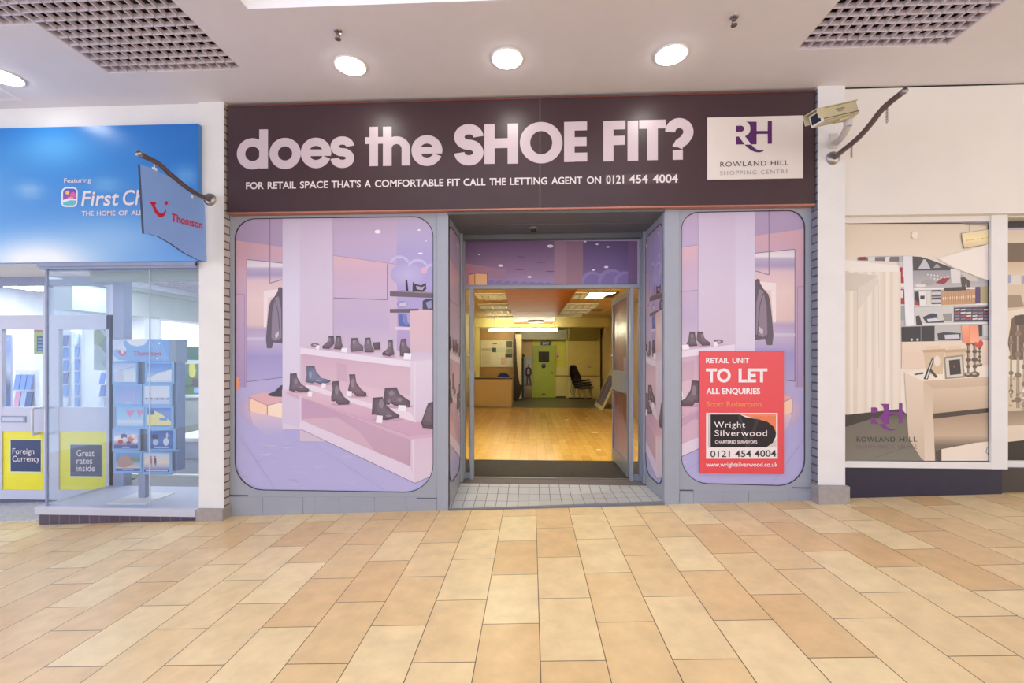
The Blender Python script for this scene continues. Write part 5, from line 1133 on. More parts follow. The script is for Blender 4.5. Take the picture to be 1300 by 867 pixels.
# revolving brochure stand in the window
YST = .16; zst = zsl-.005
pc = at(189, 634, YST+.15); sb = thing('brochure_stand', 'silver stand of holiday brochures in the travel shop window', 'brochure stand', (pc.x, .18, zst))
mb = MB(); q = [on_plane(u, v, zst) for u, v in ((135, 641), (184, 641), (222, 627), (175, 626))]; mb.hexa(q, [p_+Vector((0, 0, .012)) for p_ in q]); obj('base_plate', mb, m_white, sb)
cx_ = (q[0].x+q[1].x+q[2].x+q[3].x)/4; cy_ = (q[0].y+q[1].y+q[2].y+q[3].y)/4+.03
zb4, zt4 = at(180, 600, YST).z, at(180, 430.5, YST).z
mb = MB(); mb.box((cx_-.035, cy_-.03, zst+.01), (cx_+.035, cy_+.03, zb4+.05)); obj('post', mb, m_alublue, sb)
xl_, xr_ = X(149, YST), X(221, YST)
mb = MB(); mb.box((xl_, YST+.03, zb4+.01), (xr_, YST+.15, zt4-.02)); obj('column', mb, mat('blue grey stand body', (126, 146, 184), .4), sb, bevel=.01)
mb = MB(); mb.box((X(214, YST), YST+.0, zt4-.24), (X(223, YST), YST+.15, zt4)); obj('side_panel', mb, mat('pale stand side', (140, 154, 176), .4), sb)
hq = [(143, 430.5), (214.5, 430.5), (214.5, 459), (143, 459)]
a, b = at(143, 430.5, YST), at(214.5, 459, YST); mb = MB(); mb.box((a.x, YST, b.z), (b.x, YST+.02, a.z)); hp = obj('header_panel', mb, m_alu, sb)
p = Print(plane_map(YST, .001), hq); Zc = Zm(130, 420, 7.885)
p.field(142, 216, 430, 460, 10, 5, lambda u, v: (150-60*(u-142)/74*.5, 190-30*(u-142)/74*.5, 240)); p.add(Zc([(100, 90), (230, 84), (190, 160), (110, 200)]), (206, 222, 250)); p.add(Zc([(230, 84), (460, 84), (420, 140), (350, 156), (280, 140)]), (240, 244, 254)); p.add(Zc([(150, 170), (200, 110), (240, 180), (230, 240), (190, 260)]), (222, 230, 250)); p.add(Zc([(100, 240), (160, 290), (260, 300), (100, 306)]), (214, 228, 250))
for k in range(4): p.line(Zc([(480+k*30, 90), (520+k*30, 180), (600+k*20, 290)]), .4, (200, 222, 250))
p.ell(202, 436, 1.6, 1.2, (250, 250, 255)); p.ell(200, 455, 1.6, 1.2, (246, 248, 255)); p.stroke(Zc([(166, 190), (176, 226), (196, 244), (222, 236), (232, 206)]), 1.6, (206, 120, 160))
p.build('header_print', m_printmatt, hp)
hm = plane_map(YST, .002); mb = MB(); letters(mb, "Thomson", (169, 451.4), (204.5, 451.4), 5.6, 5.6, hm, bold=.02); obj('lettering', mb, mat('faded pink red vinyl', (196, 84, 128), .5, noise=0), hp)
bro = [
 (142.5, 459.6, 174.4, 486.6, 'brochure with pale washed out beach, top left of the stand', 'beach1'), (184.3, 459.6, 220, 486.6, 'brochure with white shore under deep blue sky, top right of the stand', 'beach2'),
 (144.5, 487.6, 180, 514.4, 'plain lilac blue brochure below the pale beach one', 'lilac'), (181.2, 488, 217.5, 515, 'white brochure with a row of boats on the skyline', 'boats'),
 (147, 515.3, 183.5, 542.6, 'turquoise brochure with two pink cocktail glasses', 'drinks'), (184, 516, 219.3, 543.3, 'brochure with yellow sand and blue patches', 'sand'),
 (142.6, 544, 177.3, 571.4, 'white and red brochure crowded with rounded shapes', 'crowd'), (187, 544.6, 222, 571.6, 'dark blue brochure with two pale shapes', 'blue'),
 (145, 572.8, 180, 599.6, 'brochure with brown rocky coast, bottom left of the stand', 'coast'), (180.8, 573.6, 217.4, 601, 'brochure with a couple walking on a sunset beach', 'couple')]
def bro_art(p, k, u0, v0, u1, v1):
    U = lambda x: u0+(u1-u0)*x; V = lambda y: v0+(v1-v0)*y; Pl = lambda pts: [(U(x), V(y)) for x, y in pts]
    p.add(Pl([(0, 0), (1, 0), (1, 1), (0, 1)]), (130, 184, 240))
    def bgd(s): p.grad(Pl([(.06, .07), (.94, .07), (.94, .93), (.06, .93)]), [(V(y), c) for y, c in s])
    if k == 'beach1': bgd([(.1, (176, 200, 240)), (.5, (220, 230, 246)), (.9, (230, 234, 244))]); p.add(Pl([(.06, .5), (.4, .3), (.5, .9), (.06, .93)]), (200, 210, 236)); p.line(Pl([(.3, .4), (.9, .2)]), .5, (120, 140, 180))
    if k == 'beach2': bgd([(.1, (90, 140, 222)), (.45, (130, 176, 236)), (.9, (226, 230, 240))]); p.add(Pl([(.06, .8), (.5, .5), (.94, .35), (.94, .85), (.06, .9)]), (226, 234, 246)); p.line(Pl([(.7, .5), (.78, .25), (.84, .4)]), .7, (150, 160, 170)); p.line(Pl([(.1, .86), (.92, .86)]), .4, (80, 110, 190))
    if k == 'lilac': bgd([(.1, (140, 168, 232)), (.9, (170, 184, 236))]); p.line(Pl([(.72, .15), (.7, .75)]), .4, (200, 210, 244)); p.line(Pl([(.06, .25), (.9, .22)]), .3, (120, 146, 216)); p.rect((U(.4), V(.86)), (U(.62), V(.91)), (232, 238, 250))
    if k == 'boats':
        bgd([(.1, (216, 226, 246)), (.55, (228, 232, 244)), (.9, (190, 206, 238))])
        for i in range(9): p.ell(U(.12+i*.095), V(.66), 1.3, 1.1, ((110, 130, 180), (160, 176, 210))[i % 2])
        p.line(Pl([(.1, .74), (.92, .72)]), .6, (140, 160, 206))
    if k == 'drinks':
        bgd([(.1, (140, 200, 240)), (.6, (170, 210, 244)), (.72, (224, 232, 248)), (.9, (176, 200, 240))])
        for x, y, s in ((.5, .3, .16), (.84, .3, .12)): p.add(Pl([(x-s, y-.08), (x+s, y-.08), (x, y+.24)]), (222, 140, 190)); p.line(Pl([(x, y+.24), (x, y+.4)]), .5, (210, 190, 230)); p.line(Pl([(x-s*.6, y-.2), (x-s*.3, y+.1)]), .5, (190, 90, 150))
    if k == 'sand': bgd([(.1, (96, 130, 214)), (.3, (120, 156, 226)), (.9, (110, 140, 206))]); p.add(Pl([(.06, .4), (.35, .2), (.6, .35), (.94, .7), (.94, .88), (.06, .88)]), (240, 230, 150)); p.rect((U(.1), V(.14)), (U(.34), V(.38)), (76, 104, 186)); p.add(Pl([(.52, .55), (.8, .5), (.8, .66), (.52, .64)]), (110, 150, 220))
    if k == 'crowd':
        bgd([(.1, (150, 180, 236)), (.55, (220, 220, 240)), (.8, (60, 76, 160)), (.9, (70, 90, 180))])
        for x, y, r, c in ((.2, .45, 4.6, (238, 238, 246)), (.42, .36, 4.2, (90, 80, 120)), (.45, .5, 3.2, (232, 226, 236)), (.68, .5, 4.4, (214, 130, 110)), (.78, .36, 3.4, (240, 220, 226)), (.3, .62, 3.4, (200, 70, 90)), (.84, .58, 3.2, (240, 236, 244)), (.6, .66, 2.8, (70, 80, 170))): p.ell(U(x), V(y), r, r*.8, c)
        p.rect((U(.36), V(.84)), (U(.64), V(.89)), (216, 224, 246))
    if k == 'blue': bgd([(.1, (60, 100, 190)), (.6, (76, 130, 206)), (.9, (70, 96, 180))]); p.ell(U(.28), V(.36), 4.6, 3.4, (60, 70, 110)); p.ell(U(.3), V(.62), 3.4, 4, (190, 204, 232)); p.ell(U(.68), V(.6), 3.6, 5, (216, 226, 244)); p.ell(U(.72), V(.3), 1.4, 3.4, (190, 210, 240)); p.rect((U(.25), V(.83)), (U(.78), V(.89)), (200, 212, 240))
    if k == 'coast': bgd([(.1, (120, 160, 220)), (.4, (110, 150, 190)), (.78, (216, 206, 214)), (.84, (66, 90, 170)), (.9, (66, 90, 170))]); p.add(Pl([(.06, .72), (.2, .3), (.45, .16), (.6, .3), (.7, .6), (.4, .78)]), (184, 146, 140)); p.add(Pl([(.55, .3), (.94, .3), (.94, .5), (.66, .5)]), (120, 150, 130)); p.rect((U(.3), V(.85)), (U(.7), V(.89)), (216, 224, 246))
    if k == 'couple':
        bgd([(.1, (206, 214, 240)), (.5, (240, 226, 206)), (.66, (196, 196, 220)), (.8, (150, 140, 190)), (.84, (70, 90, 176)), (.92, (70, 90, 176))])
        for x, c in ((.3, (190, 130, 150)), (.44, (92, 84, 120))): p.ell(U(x), V(.22), .9, 1.1, (120, 90, 100)); p.add(Pl([(x-.04, .27), (x+.04, .27), (x+.05, .48), (x+.03, .72), (x, .5), (x-.03, .72), (x-.05, .48)]), c)
        p.rect((U(.12), V(.85)), (U(.88), V(.9)), (206, 216, 244))
m_acr = mat('clear blue pocket', (150, 190, 240), .15)
YBR = YST-.012
for u0, v0, u1, v1, lab, k in bro:
    a, b = at(u0, v0, YBR), at(u1, v1, YBR)
    mb = MB(); mb.box((a.x, YBR, b.z), (b.x, YBR+.012, a.z)); t = obj('brochure', mb, lc[1]); tag(t, lab, 'brochure', 'holiday brochures on the stand')
    p = Print(plane_map(YBR, .0006), [(u0, v0), (u1, v0), (u1, v1), (u0, v1)]); bro_art(p, k, u0, v0, u1, v1); p.build('cover', m_printmatt, t)
    mb = MB(); mb.box((a.x-.004, YBR-.004, b.z-.012), (b.x+.004, YST+.04, b.z-.002)); obj('pocket', mb, m_acr, sb)
# ------------------------------------------------------------------ inside the empty shop
ZI = .05; HI = 2.60
xi0, xi1 = -1.75, 2.32
mb = MB(); mb.box((xi0-.1, YD+.05, -.1), (xi1+.1, 7.75, ZI)); struct('floor_shop', mb, m_lam)
mb = MB(); mb.box((xi0-.1, 7.75, -.1), (xi1+.1, 11.6, ZI+.001)); struct('floor_shop_back', mb, m_darktile)
mb = MB(); mb.box((xi0+.02, YD+.13, -.05), (xi1-.2, 1.67, ZI+.008)); o = obj('entrance_mat', mb, m_mat); tag(o, 'black entrance mat inside the open shop door', 'mat')
mb = MB(); mb.box((xi0-.2, YD+.06, HI), (xi1+.1, 9.4, HI+.06)); m_ctile = brick_mat('ceiling tile', (240, 212, 160), (232, 202, 150), (150, 120, 80), .6, .6, .006, offset=0, vec='xy', rough=.8, shift=(10, 10), bump=0); struct('ceiling_shop', mb, m_ctile)
mb = MB(); mb.box((xi0-.3, 9.4, 2.36), (xi1+.1, 11.6, 2.42)); struct('ceiling_shop_back', mb, m_ywall)
mb = MB(); mb.box((xi0-.2, 9.3, 2.33), (xi1, 9.4, HI)); struct('beam_shop', mb, m_ywall)
mb = MB(); mb.box((xi1, YD+.06, -.1), (xi1+.1, 11.6, HI)); struct('wall_shop_right', mb, m_tan)
mb = MB(); mb.box((xi0-.1, YD+.06, -.1), (xi0, 11.6, HI)); struct('wall_shop_left', mb, m_ywall)
mb = MB(); mb.box((xi0-.3, 11.2, -.1), (xi1+.1, 11.3, HI)); struct('wall_shop_back', mb, m_ywall)
mb = MB(); mb.box((xi0-.3, YD+.06, 2.17), (X(590, YD)-.02, YD+.12, HI+.06)); mb.box((xi0-.3, YD+.06, 2.2), (xi1+.1, YD+.12, HI+.1)); mb.box((xi0-.3, YD+.06, -.1), (X(588, YD), YD+.12, HI)); mb.box((X(814, YD), YD+.06, -.1), (xi1+.1, YD+.12, HI)); struct('wall_shop_front', mb, m_tan)
# brown ceiling raft
def PX(u, Y): return X(u, Y)
bh = thing('ceiling_raft', 'long brown dropped ceiling raft running into the empty shop', 'ceiling panel', (0, 6, 2.42))
x0a, x1a = X(643, 3.0)-.02, X(730, 3.0); 
mb = MB(); f0, f1 = at(653.5, 413, 9.15), at(701, 413, 9.15)
n0, n1 = at(643.5, 369, 3.0).x, at(730.3, 369, 3.0).x
mb.hexa([(n0, 1.4, 2.42), (n1, 1.4, 2.42), (f1.x, 9.2, 2.42), (f0.x, 9.2, 2.42)], [(n0, 1.4, HI), (n1, 1.4, HI), (f1.x, 9.2, HI), (f0.x, 9.2, HI)])
obj('raft_panel', mb, mat('glossy brown raft', (186, 106, 44), .42, spec=.25, noise=.05, scale=3), bh)
for y in (5.6, 6.9, 8.3): mb = MB(); mb.box((n0+.06, y, 2.418), (n1-.02, y+.006, 2.421)); obj('seam', mb, m_darkbrown, bh)
c = at(680, 406, 8.2); mb = MB(); mb.box((c.x-.22, 8.0, 2.385), (c.x+.22, 8.5, 2.42)); t = obj('vent_box', mb, m_darkbrown, bh)
c = on_plane(676, 412, 2.42); t = thing('smoke_detector', 'small round detector at the far end of the brown ceiling raft', 'smoke detector', (c.x, 8.9, 2.42)); mb = MB(); mb.lathe([(.05, 0), (.05, -.02), (.03, -.04), (.001, -.042)], (c.x, 8.9, 2.42), seg=16); obj('sensor_head', mb, m_tan, t); mb = MB(); mb.lathe([(.06, 0), (.06, -.008), (.05, -.01)], (c.x, 8.9, 2.42), seg=16); obj('base', mb, m_ywall, t)
m_lou = mat('louvre metal', (230, 226, 206), .3); m_lampi = emit('louvre lamp', (246, 240, 200), .6); m_off = emit('bright louvre lamp', (255, 246, 224), 14.0)
def louvre(x, y, label, lm=m_lampi, w=.52, d=.42):
    t = thing('ceiling_light', label, 'ceiling light', (x, y, HI), 'louvred lights in the shop ceiling')
    mb = MB(); mb.box((x-w/2, y-d/2, HI-.01), (x+w/2, y+d/2, HI+.0)); obj('backing', mb, lm, t)
    mb = MB()
    for i in range(7): xx = x-w/2+w*i/6; mb.box((xx-.008, y-d/2, HI-.045), (xx+.008, y+d/2, HI-.008))
    for i in range(3): yy = y-d/2+d*i/2; mb.box((x-w/2, yy-.008, HI-.045), (x+w/2, yy+.008, HI-.008))
    obj('louvre', mb, m_lou, t)
for (u, v), l in (((628, 375), 'nearest louvred light left of the brown ceiling raft'), ((634, 387.5), 'second louvred light left of the brown ceiling raft'), ((637, 394.5), 'third louvred light left of the brown ceiling raft'), ((640, 402), 'farthest louvred light left of the brown ceiling raft'),
                  ((744, 374), 'nearest louvred light right of the brown ceiling raft'), ((731, 387.5), 'second louvred light right of the brown ceiling raft'), ((724, 394), 'third louvred light right of the brown ceiling raft'), ((716, 400), 'farthest louvred light right of the brown ceiling raft')):
    c = on_plane(u, v, HI); louvre(c.x, min(c.y, 9.0), l, w=.95 if v > 380 else .7, d=.55)
m_loufill = emit('added louvre fill lamp', (252, 248, 212), 23.0)  # for unseen louvres added by the door to brighten the shop
for x, y, l in ((-.95, 1.5, 'added fill light near the door left of the raft, unseen above the door head'), (1.5, 1.5, 'added fill light near the door right of the raft, unseen above the door head'), (-.95, 2.5, 'inner added fill light left of the raft, unseen above the door head'), (1.5, 2.5, 'inner added fill light right of the raft, unseen above the door head')): louvre(x, y, l, lm=m_loufill, w=1.1, d=.55)
c = on_plane(763, 374, HI); t = thing('light_panel', 'bright white square light near the open door in the shop ceiling', 'ceiling light', (c.x, c.y, HI)); mb = MB(); mb.box((c.x-.28, c.y-.35, HI-.012), (c.x+.28, c.y+.35, HI)); obj('frame', mb, m_darkbrown, t); mb = MB(); mb.add([(c.x-.26, c.y-.33, HI-.014), (c.x+.22, c.y-.33, HI-.014), (c.x-.02, c.y+.33, HI-.014), (c.x-.26, c.y+.33, HI-.014)], [(0, 1, 2, 3)]); obj('diffuser', mb, m_off, t)
for i, (u, v) in enumerate(((737, 394), (758, 393.5))):
    c = on_plane(u, v, HI); mb = MB(); mb.box((c.x-.13, c.y-.2, HI-.006), (c.x+.13, c.y+.2, HI-.001)); t = thing('air_vent', ('dark air vent nearer the brown raft in the shop ceiling', 'dark air vent nearer the right wall in the shop ceiling')[i], 'air vent', (c.x, c.y, HI)); obj('grille', mb, m_darkbrown, t); mb = MB(); lattice(mb, c.x-.13, c.x+.13, c.y-.2, c.y+.2, HI-.012, .008, .13, .012); obj('slats', mb, m_tan, t)
# fluorescent tube under the beam
a, b = at(621, 419, 8.8), at(707, 419, 8.8); zf_ = at(664, 419, 8.8).z
ft = thing('fluorescent_light', 'long lit fluorescent tube across the back of the shop', 'ceiling light', ((a.x+b.x)/2, 8.8, zf_))
mb = MB(); mb.box((a.x-.22, 8.785, zf_+.05), (b.x+.05, 8.815, zf_+.085)); obj('batten', mb, m_white, ft)
mb = MB(); mb.tube([(a.x, 8.8, zf_), (b.x, 8.8, zf_)], .03, 12); obj('tube', mb, emit('lit tube', (255, 248, 214), 44.0), ft)
mb = MB()
for k in (.08, .97): xx = a.x+(b.x-a.x)*k; mb.tube([(xx, 8.8, zf_+.08), (xx, 8.8, HI)], .008, 6)
obj('suspension_rod', mb, m_white, ft)
mb = MB(); mb.box((a.x-.03, 8.77, zf_-.02), (a.x, 8.83, zf_+.05)); mb.box((b.x, 8.77, zf_-.02), (b.x+.03, 8.83, zf_+.05)); obj('lamp_holder', mb, m_white, ft)
# back partitions
def slab(name, u0, u1, v0, v1, Y, th, m, st=True, **kw):
    a, b = at(u0, v0, Y), at(u1, v1, Y); mb = MB(); mb.box((a.x, Y, b.z), (b.x, Y+th, a.z))
    return struct(name, mb, m) if st else obj(name, mb, m, **kw)
slab('wall_alcove_left', 596, 608.5, 404, 520, 9.7, .2, m_ywall); slab('wall_noticeboard', 608, 653.5, 415, 516, 9.95, .08, mat('brown board wall', (186, 144, 84), .5, noise=.06, scale=4))
mb = MB(); a = at(610, 468, 9.93); b = at(650, 480, 9.93)
for k in range(14): xx = a.x+(b.x-a.x)*k/13; mb.box((xx, 9.935, b.z-.2), (xx+.012, 9.95, a.z))
struct('trim_4', mb, mat('tan groove batten', (176, 134, 70), .5))
slab('column_post', 654, 662.2, 424, 506.5, 9.8, .12, mat('cream post', (226, 214, 160), .5)); slab('trim_5', 652.2, 654.2, 424, 508, 9.75, .2, m_darkbrown)
slab('wall_header', 662, 719, 419, 430.6, 10.4, .1, mat('grey header panel', (170, 166, 146), .5)); slab('wall_passage', 662, 676.5, 430, 454, 10.95, .05, m_tan); slab('wall_passage_side', 662, 666, 450, 506, 10.95, .05, m_darkbrown)
slab('wall_door', 676, 724, 430, 504, 10.9, .1, mat('lime yellow wall', (226, 222, 90), .6)); slab('wall_dado', 704, 723, 466, 503, 10.86, .05, m_ywall); slab('wall_nib', 718.5, 722, 415, 505, 10.6, .3, m_ywall)
slab('wall_alcove', 721, 762, 413, 507, 10.45, .1, mat('mustard wall', (214, 196, 112), .6)); slab('wall_alcove_dado', 721, 762, 478, 504, 10.41, .05, m_ywall)
slab('trim_6', 704, 760, 476.5, 478.5, 10.38, .07, mat('ochre dado trunking', (170, 140, 70), .5)); slab('baseboard_back', 704, 723, 503, 505.5, 10.84, .05, m_black); slab('baseboard_alcove', 722, 752, 505, 508.5, 10.40, .05, m_black)
mb = MB(); a = at(722, 415, 10.44); b = at(759, 433, 10.44); mb.hexa([(a.x, 10.0, 2.36), (b.x, 10.0, 2.36), (b.x, 10.45, b.z), (a.x, 10.45, b.z)], [(a.x, 10.02, 2.37), (b.x, 10.02, 2.37), (b.x, 10.46, b.z+.02), (a.x, 10.46, b.z+.02)]); struct('soffit_sloping', mb, mat('olive sloping soffit', (150, 134, 66), .6))
# green door
YG = 10.84
a, b = at(678, 440, YG), at(704, 504.6, YG)
gd = thing('green_door', 'lime green door with small window and blue disc at the back', 'door', ((a.x+b.x)/2, YG, b.z)); mg = mat('lime green gloss', (172, 188, 18), .3, noise=.03)
w0, w1 = at(683.8, 446.3, YG), at(697.2, 459.8, YG)
mb = MB(); mb.box((a.x, YG, b.z), (w0.x, YG+.05, a.z)); mb.box((w1.x, YG, b.z), (b.x, YG+.05, a.z)); mb.box((w0.x, YG, w0.z), (w1.x, YG+.05, a.z)); mb.box((w0.x, YG, b.z), (w1.x, YG+.05, w1.z)); obj('leaf', mb, mg, gd)
mb = MB(); mb.box((w0.x, YG+.01, w1.z), (w1.x, YG+.02, w0.z)); gp = obj('window_pane', mb, mat('dark wired glass', (52, 50, 40), .4, spec=.2), gd)
mb = MB()
for k in range(1, 4): xx = w0.x+(w1.x-w0.x)*k/4; mb.box((xx-.006, YG+.004, w1.z), (xx+.006, YG+.01, w0.z))
obj('bar', mb, m_darkbrown, gp)
mb = MB(); mb.box((a.x-.04, YG-.02, b.z), (a.x, YG+.06, a.z+.03)); mb.box((b.x, YG-.02, b.z), (b.x+.04, YG+.06, a.z+.03)); mb.box((a.x, YG-.02, a.z), (b.x, YG+.06, a.z+.03)); obj('frame', mb, mg, gd)
c = at(690, 464.6, YG); mb = MB(); mb.lathe([(.001, .006), (.075, .006), (.075, 0)], c, axis=(0, -1, 0), seg=24); dsc = obj('blue_disc', mb, mat('blue disc sign', (40, 52, 110), .4), gd)
mb = MB(); mb.box((c.x-.05, YG-.01, c.z-.008), (c.x+.05, YG-.006, c.z+.012)); obj('white_bar', mb, m_white, dsc)
c = at(699.8, 473.3, YG); mb = MB(); mb.box((c.x-.05, YG-.05, c.z-.01), (c.x+.05, YG-.03, c.z+.012)); mb.box((c.x+.02, YG-.04, c.z-.03), (c.x+.05, YG, c.z+.03)); obj('lever_handle', mb, m_darkbrown, gd)
c = at(690, 500.5, YG); mb = MB(); mb.box((c.x-.06, YG-.006, c.z-.02), (c.x+.06, YG, c.z+.02)); obj('kick_vent', mb, m_darkbrown, gd)
# exit sign
YE = 10.80; a, b = at(686.2, 433.2, YE), at(699.6, 438.4, YE)
ex = thing('exit_sign', 'small dark exit sign above the lime green door', 'sign', ((a.x+b.x)/2, YE, b.z)); mb = MB(); mb.box((a.x, YE, b.z), (b.x, YE+.06, a.z)); obj('case', mb, mat('dark green sign case', (40, 62, 44), .4), ex)
mb = MB(); letters(mb, "EXIT", (689, 437.4), (697, 437.4), 3.0, 3.0, plane_map(YE, .002), bold=.01); obj('lettering', mb, m_letter, ex)
# notice board and papers
YN = 9.91; a, b = at(610.3, 432, YN), at(651, 466, YN)
nb = thing('notice_board', 'white notice board of pinned papers above the reception counter', 'notice board', ((a.x+b.x)/2, YN, b.z)); mb = MB(); mb.box((a.x, YN, b.z), (b.x, YN+.02, a.z)); obj('board', mb, mat('cream notice board', (224, 214, 176), .5), nb)
for u0, v0, u1, v1, c in ((624, 441.5, 630, 447, (60, 76, 62)), (630.5, 441.5, 642, 447.5, (206, 204, 180)), (643, 432.8, 650.2, 441.5, (92, 96, 72)), (643, 442.5, 650.2, 448, (140, 140, 96)), (641.5, 448.5, 650, 453.8, (54, 58, 50)), (642.8, 454.5, 650.5, 465.8, (216, 206, 176)), (636, 454, 642, 463, (210, 176, 160)), (625, 448.5, 634, 463, (222, 216, 186)), (611.5, 442, 623, 446, (190, 180, 146)), (625.5, 435.6, 631, 437, (120, 112, 90)), (612, 447, 622.5, 463, (214, 204, 166))):
    a, b = at(u0, v0, YN-.003), at(u1, v1, YN-.003); mb = MB(); mb.box((a.x, YN-.004, b.z), (b.x, YN, a.z)); obj('paper', mb, mat('paper', c, .6, noise=.12, scale=40), nb)
# reception counter and blue chair
YC = 7.95; zc_ = at(620, 480, YC).z; xa, xb = xi0+.02, at(649.3, 500, YC).x
rc = thing('reception_counter', 'pale wooden reception counter with dark top in the empty shop', 'counter', ((xa+xb)/2, YC+.3, ZI)); m_woodc = mat('pale wood laminate', (226, 186, 120), .4, noise=.05, scale=8, stretch=(1, 1, 8))
mb = MB(); mb.box((xa, YC, ZI+.08), (xb, YC+.03, zc_-.03)); obj('front_panel', mb, m_woodc, rc)
mb = MB(); mb.box((xb-.03, YC+.03, ZI), (xb, YC+.6, zc_-.03)); mb.box((xa, YC+.03, ZI), (xa+.03, YC+.6, zc_-.03)); obj('side_panel', mb, m_woodc, rc)
mb = MB(); mb.box((xa, YC+.02, ZI), (xb-.03, YC+.05, ZI+.085)); obj('plinth', mb, m_woodc, rc)
mb = MB(); mb.box((xa, YC-.02, zc_-.03), (xb+.02, YC+.62, zc_)); obj('worktop', mb, m_darkbrown, rc)
c = at(639, 479, 8.95); mbl = mat('blue chair fabric', (44, 50, 130), .7)
bc = thing('office_chair', 'blue round-backed office chair behind the reception counter', 'chair', (c.x, 8.95, ZI))
zb5, zt5 = at(639, 484, 8.95).z, at(639, 473, 8.95).z; R_ = 8/560*13.1
mb = MB(); pts = [(c.x+R_*math.cos(math.pi*i/12), 8.95, zt5-R_*.9+R_*.9*math.sin(math.pi*i/12)) for i in range(13)]+[(c.x-R_, 8.95, zt5-.45), (c.x+R_, 8.95, zt5-.45)]; mb.prism(pts, (0, .06, 0)); obj('backrest', mb, mbl, bc, bevel=.02)
mb = MB(); mb.box((c.x-.22, 8.5, .50), (c.x+.22, 8.95, .56)); obj('seat', mb, mbl, bc, bevel=.02)
mb = MB(); mb.tube([(c.x, 8.72, .12), (c.x, 8.72, .5)], .03, 10); obj('gas_stem', mb, m_black, bc)
mb = MB()
for k in range(5): an = 2*math.pi*k/5; mb.tube([(c.x, 8.72, .14), (c.x+.26*math.cos(an), 8.72+.26*math.sin(an), .08)], .02, 8)
obj('star_base', mb, m_black, bc)
mb = MB(); mb.tube([(c.x, 8.92, .53), (c.x, 9.0, zt5-.3)], .02, 8); obj('back_stem', mb, m_black, bc)
# dark bundle leaning by the post
Zx = Zm(640, 430, 9.633); pts = Zx([(130, 20), (140, 0), (150, 250), (166, 400), (178, 500), (192, 572), (218, 572), (220, 620), (200, 690), (178, 745), (150, 764), (126, 770), (124, 400)])
P_ = [at(u, v, 9.55) for u, v in pts]; zmin = min(q.z for q in P_); P_ = [Vector((q.x, q.y, max(q.z-zmin+ZI, ZI))) for q in P_]
mb = MB(); mb.prism(P_, (0, .16, 0)); bd = obj('leaning_bundle', mb, mat('dark brown cloth', (58, 38, 26), .7, noise=.15), bevel=.02); tag(bd, 'tall dark brown bundle leaning against the cream post', 'bundle')
# narrow picture panel beside the door
def figure(p):
    p.grad([(660, 445), (680, 445), (680, 510), (660, 510)], [(455, (190, 196, 206)), (470, (216, 214, 214)), (486, (206, 200, 190)), (489, (120, 112, 104)), (491, (206, 190, 150)), (503, (150, 130, 96))])
    p.rect((665, 454), (667.5, 505), (150, 150, 158)); c = (52, 52, 62); p.ell(670.6, 464.3, 1.1, 1.4, (120, 100, 96)); p.add([(667.6, 467), (670, 466), (672, 466), (674.6, 468), (675, 474), (673.6, 477), (673, 478.5), (668.4, 478.5), (667, 475)], c); p.add([(669.4, 468), (672, 468), (672.4, 475), (669.2, 475)], (190, 186, 190)); p.add([(668.2, 478), (671, 478), (670, 489), (668, 489.5)], (84, 84, 96)); p.add([(671, 478), (673.4, 478), (675, 489), (672.8, 489.6)], (84, 84, 96)); p.rect((665, 488), (677, 489.2), (110, 106, 104))
    for k in range(5): p.line([(666, 492+k*2.4), (677, 492+k*2.4)], .35, (130, 112, 84))
board('picture_panel', 'narrow pale panel picturing a standing person beside the green door', 'picture', (665, 453, 676.5, 505), 10.92, figure, th=.02)
# sockets, switch
for u, v, l in ((726.5, 465.2, 'left one of two sockets on the alcove wall above the stacked chairs'), (748, 465, 'right one of two sockets on the alcove wall above the stacked chairs')):
    c = at(u, v, 10.43); t = thing('wall_socket', l, 'socket', c); mb = MB(); mb.box((c.x-.07, 10.425, c.z-.035), (c.x+.07, 10.45, c.z+.045)); obj('plate', mb, mat('tan plate', (206, 180, 120), .4), t); mb = MB(); mb.box((c.x-.06, 10.418, c.z-.035), (c.x+.06, 10.43, c.z-.02)); obj('shadow_lip', mb, m_darkbrown, t)
c = at(708, 450.5, 10.88); t = thing('wall_switch', 'tan switch box on the wall right of the green door', 'switch', c); mb = MB(); mb.box((c.x-.05, 10.87, c.z-.09), (c.x+.05, 10.9, c.z+.09)); obj('plate', mb, m_tan, t); mb = MB(); mb.box((c.x-.03, 10.86, c.z-.07), (c.x+.03, 10.87, c.z-.03)); obj('rocker', mb, m_darkbrown, t)
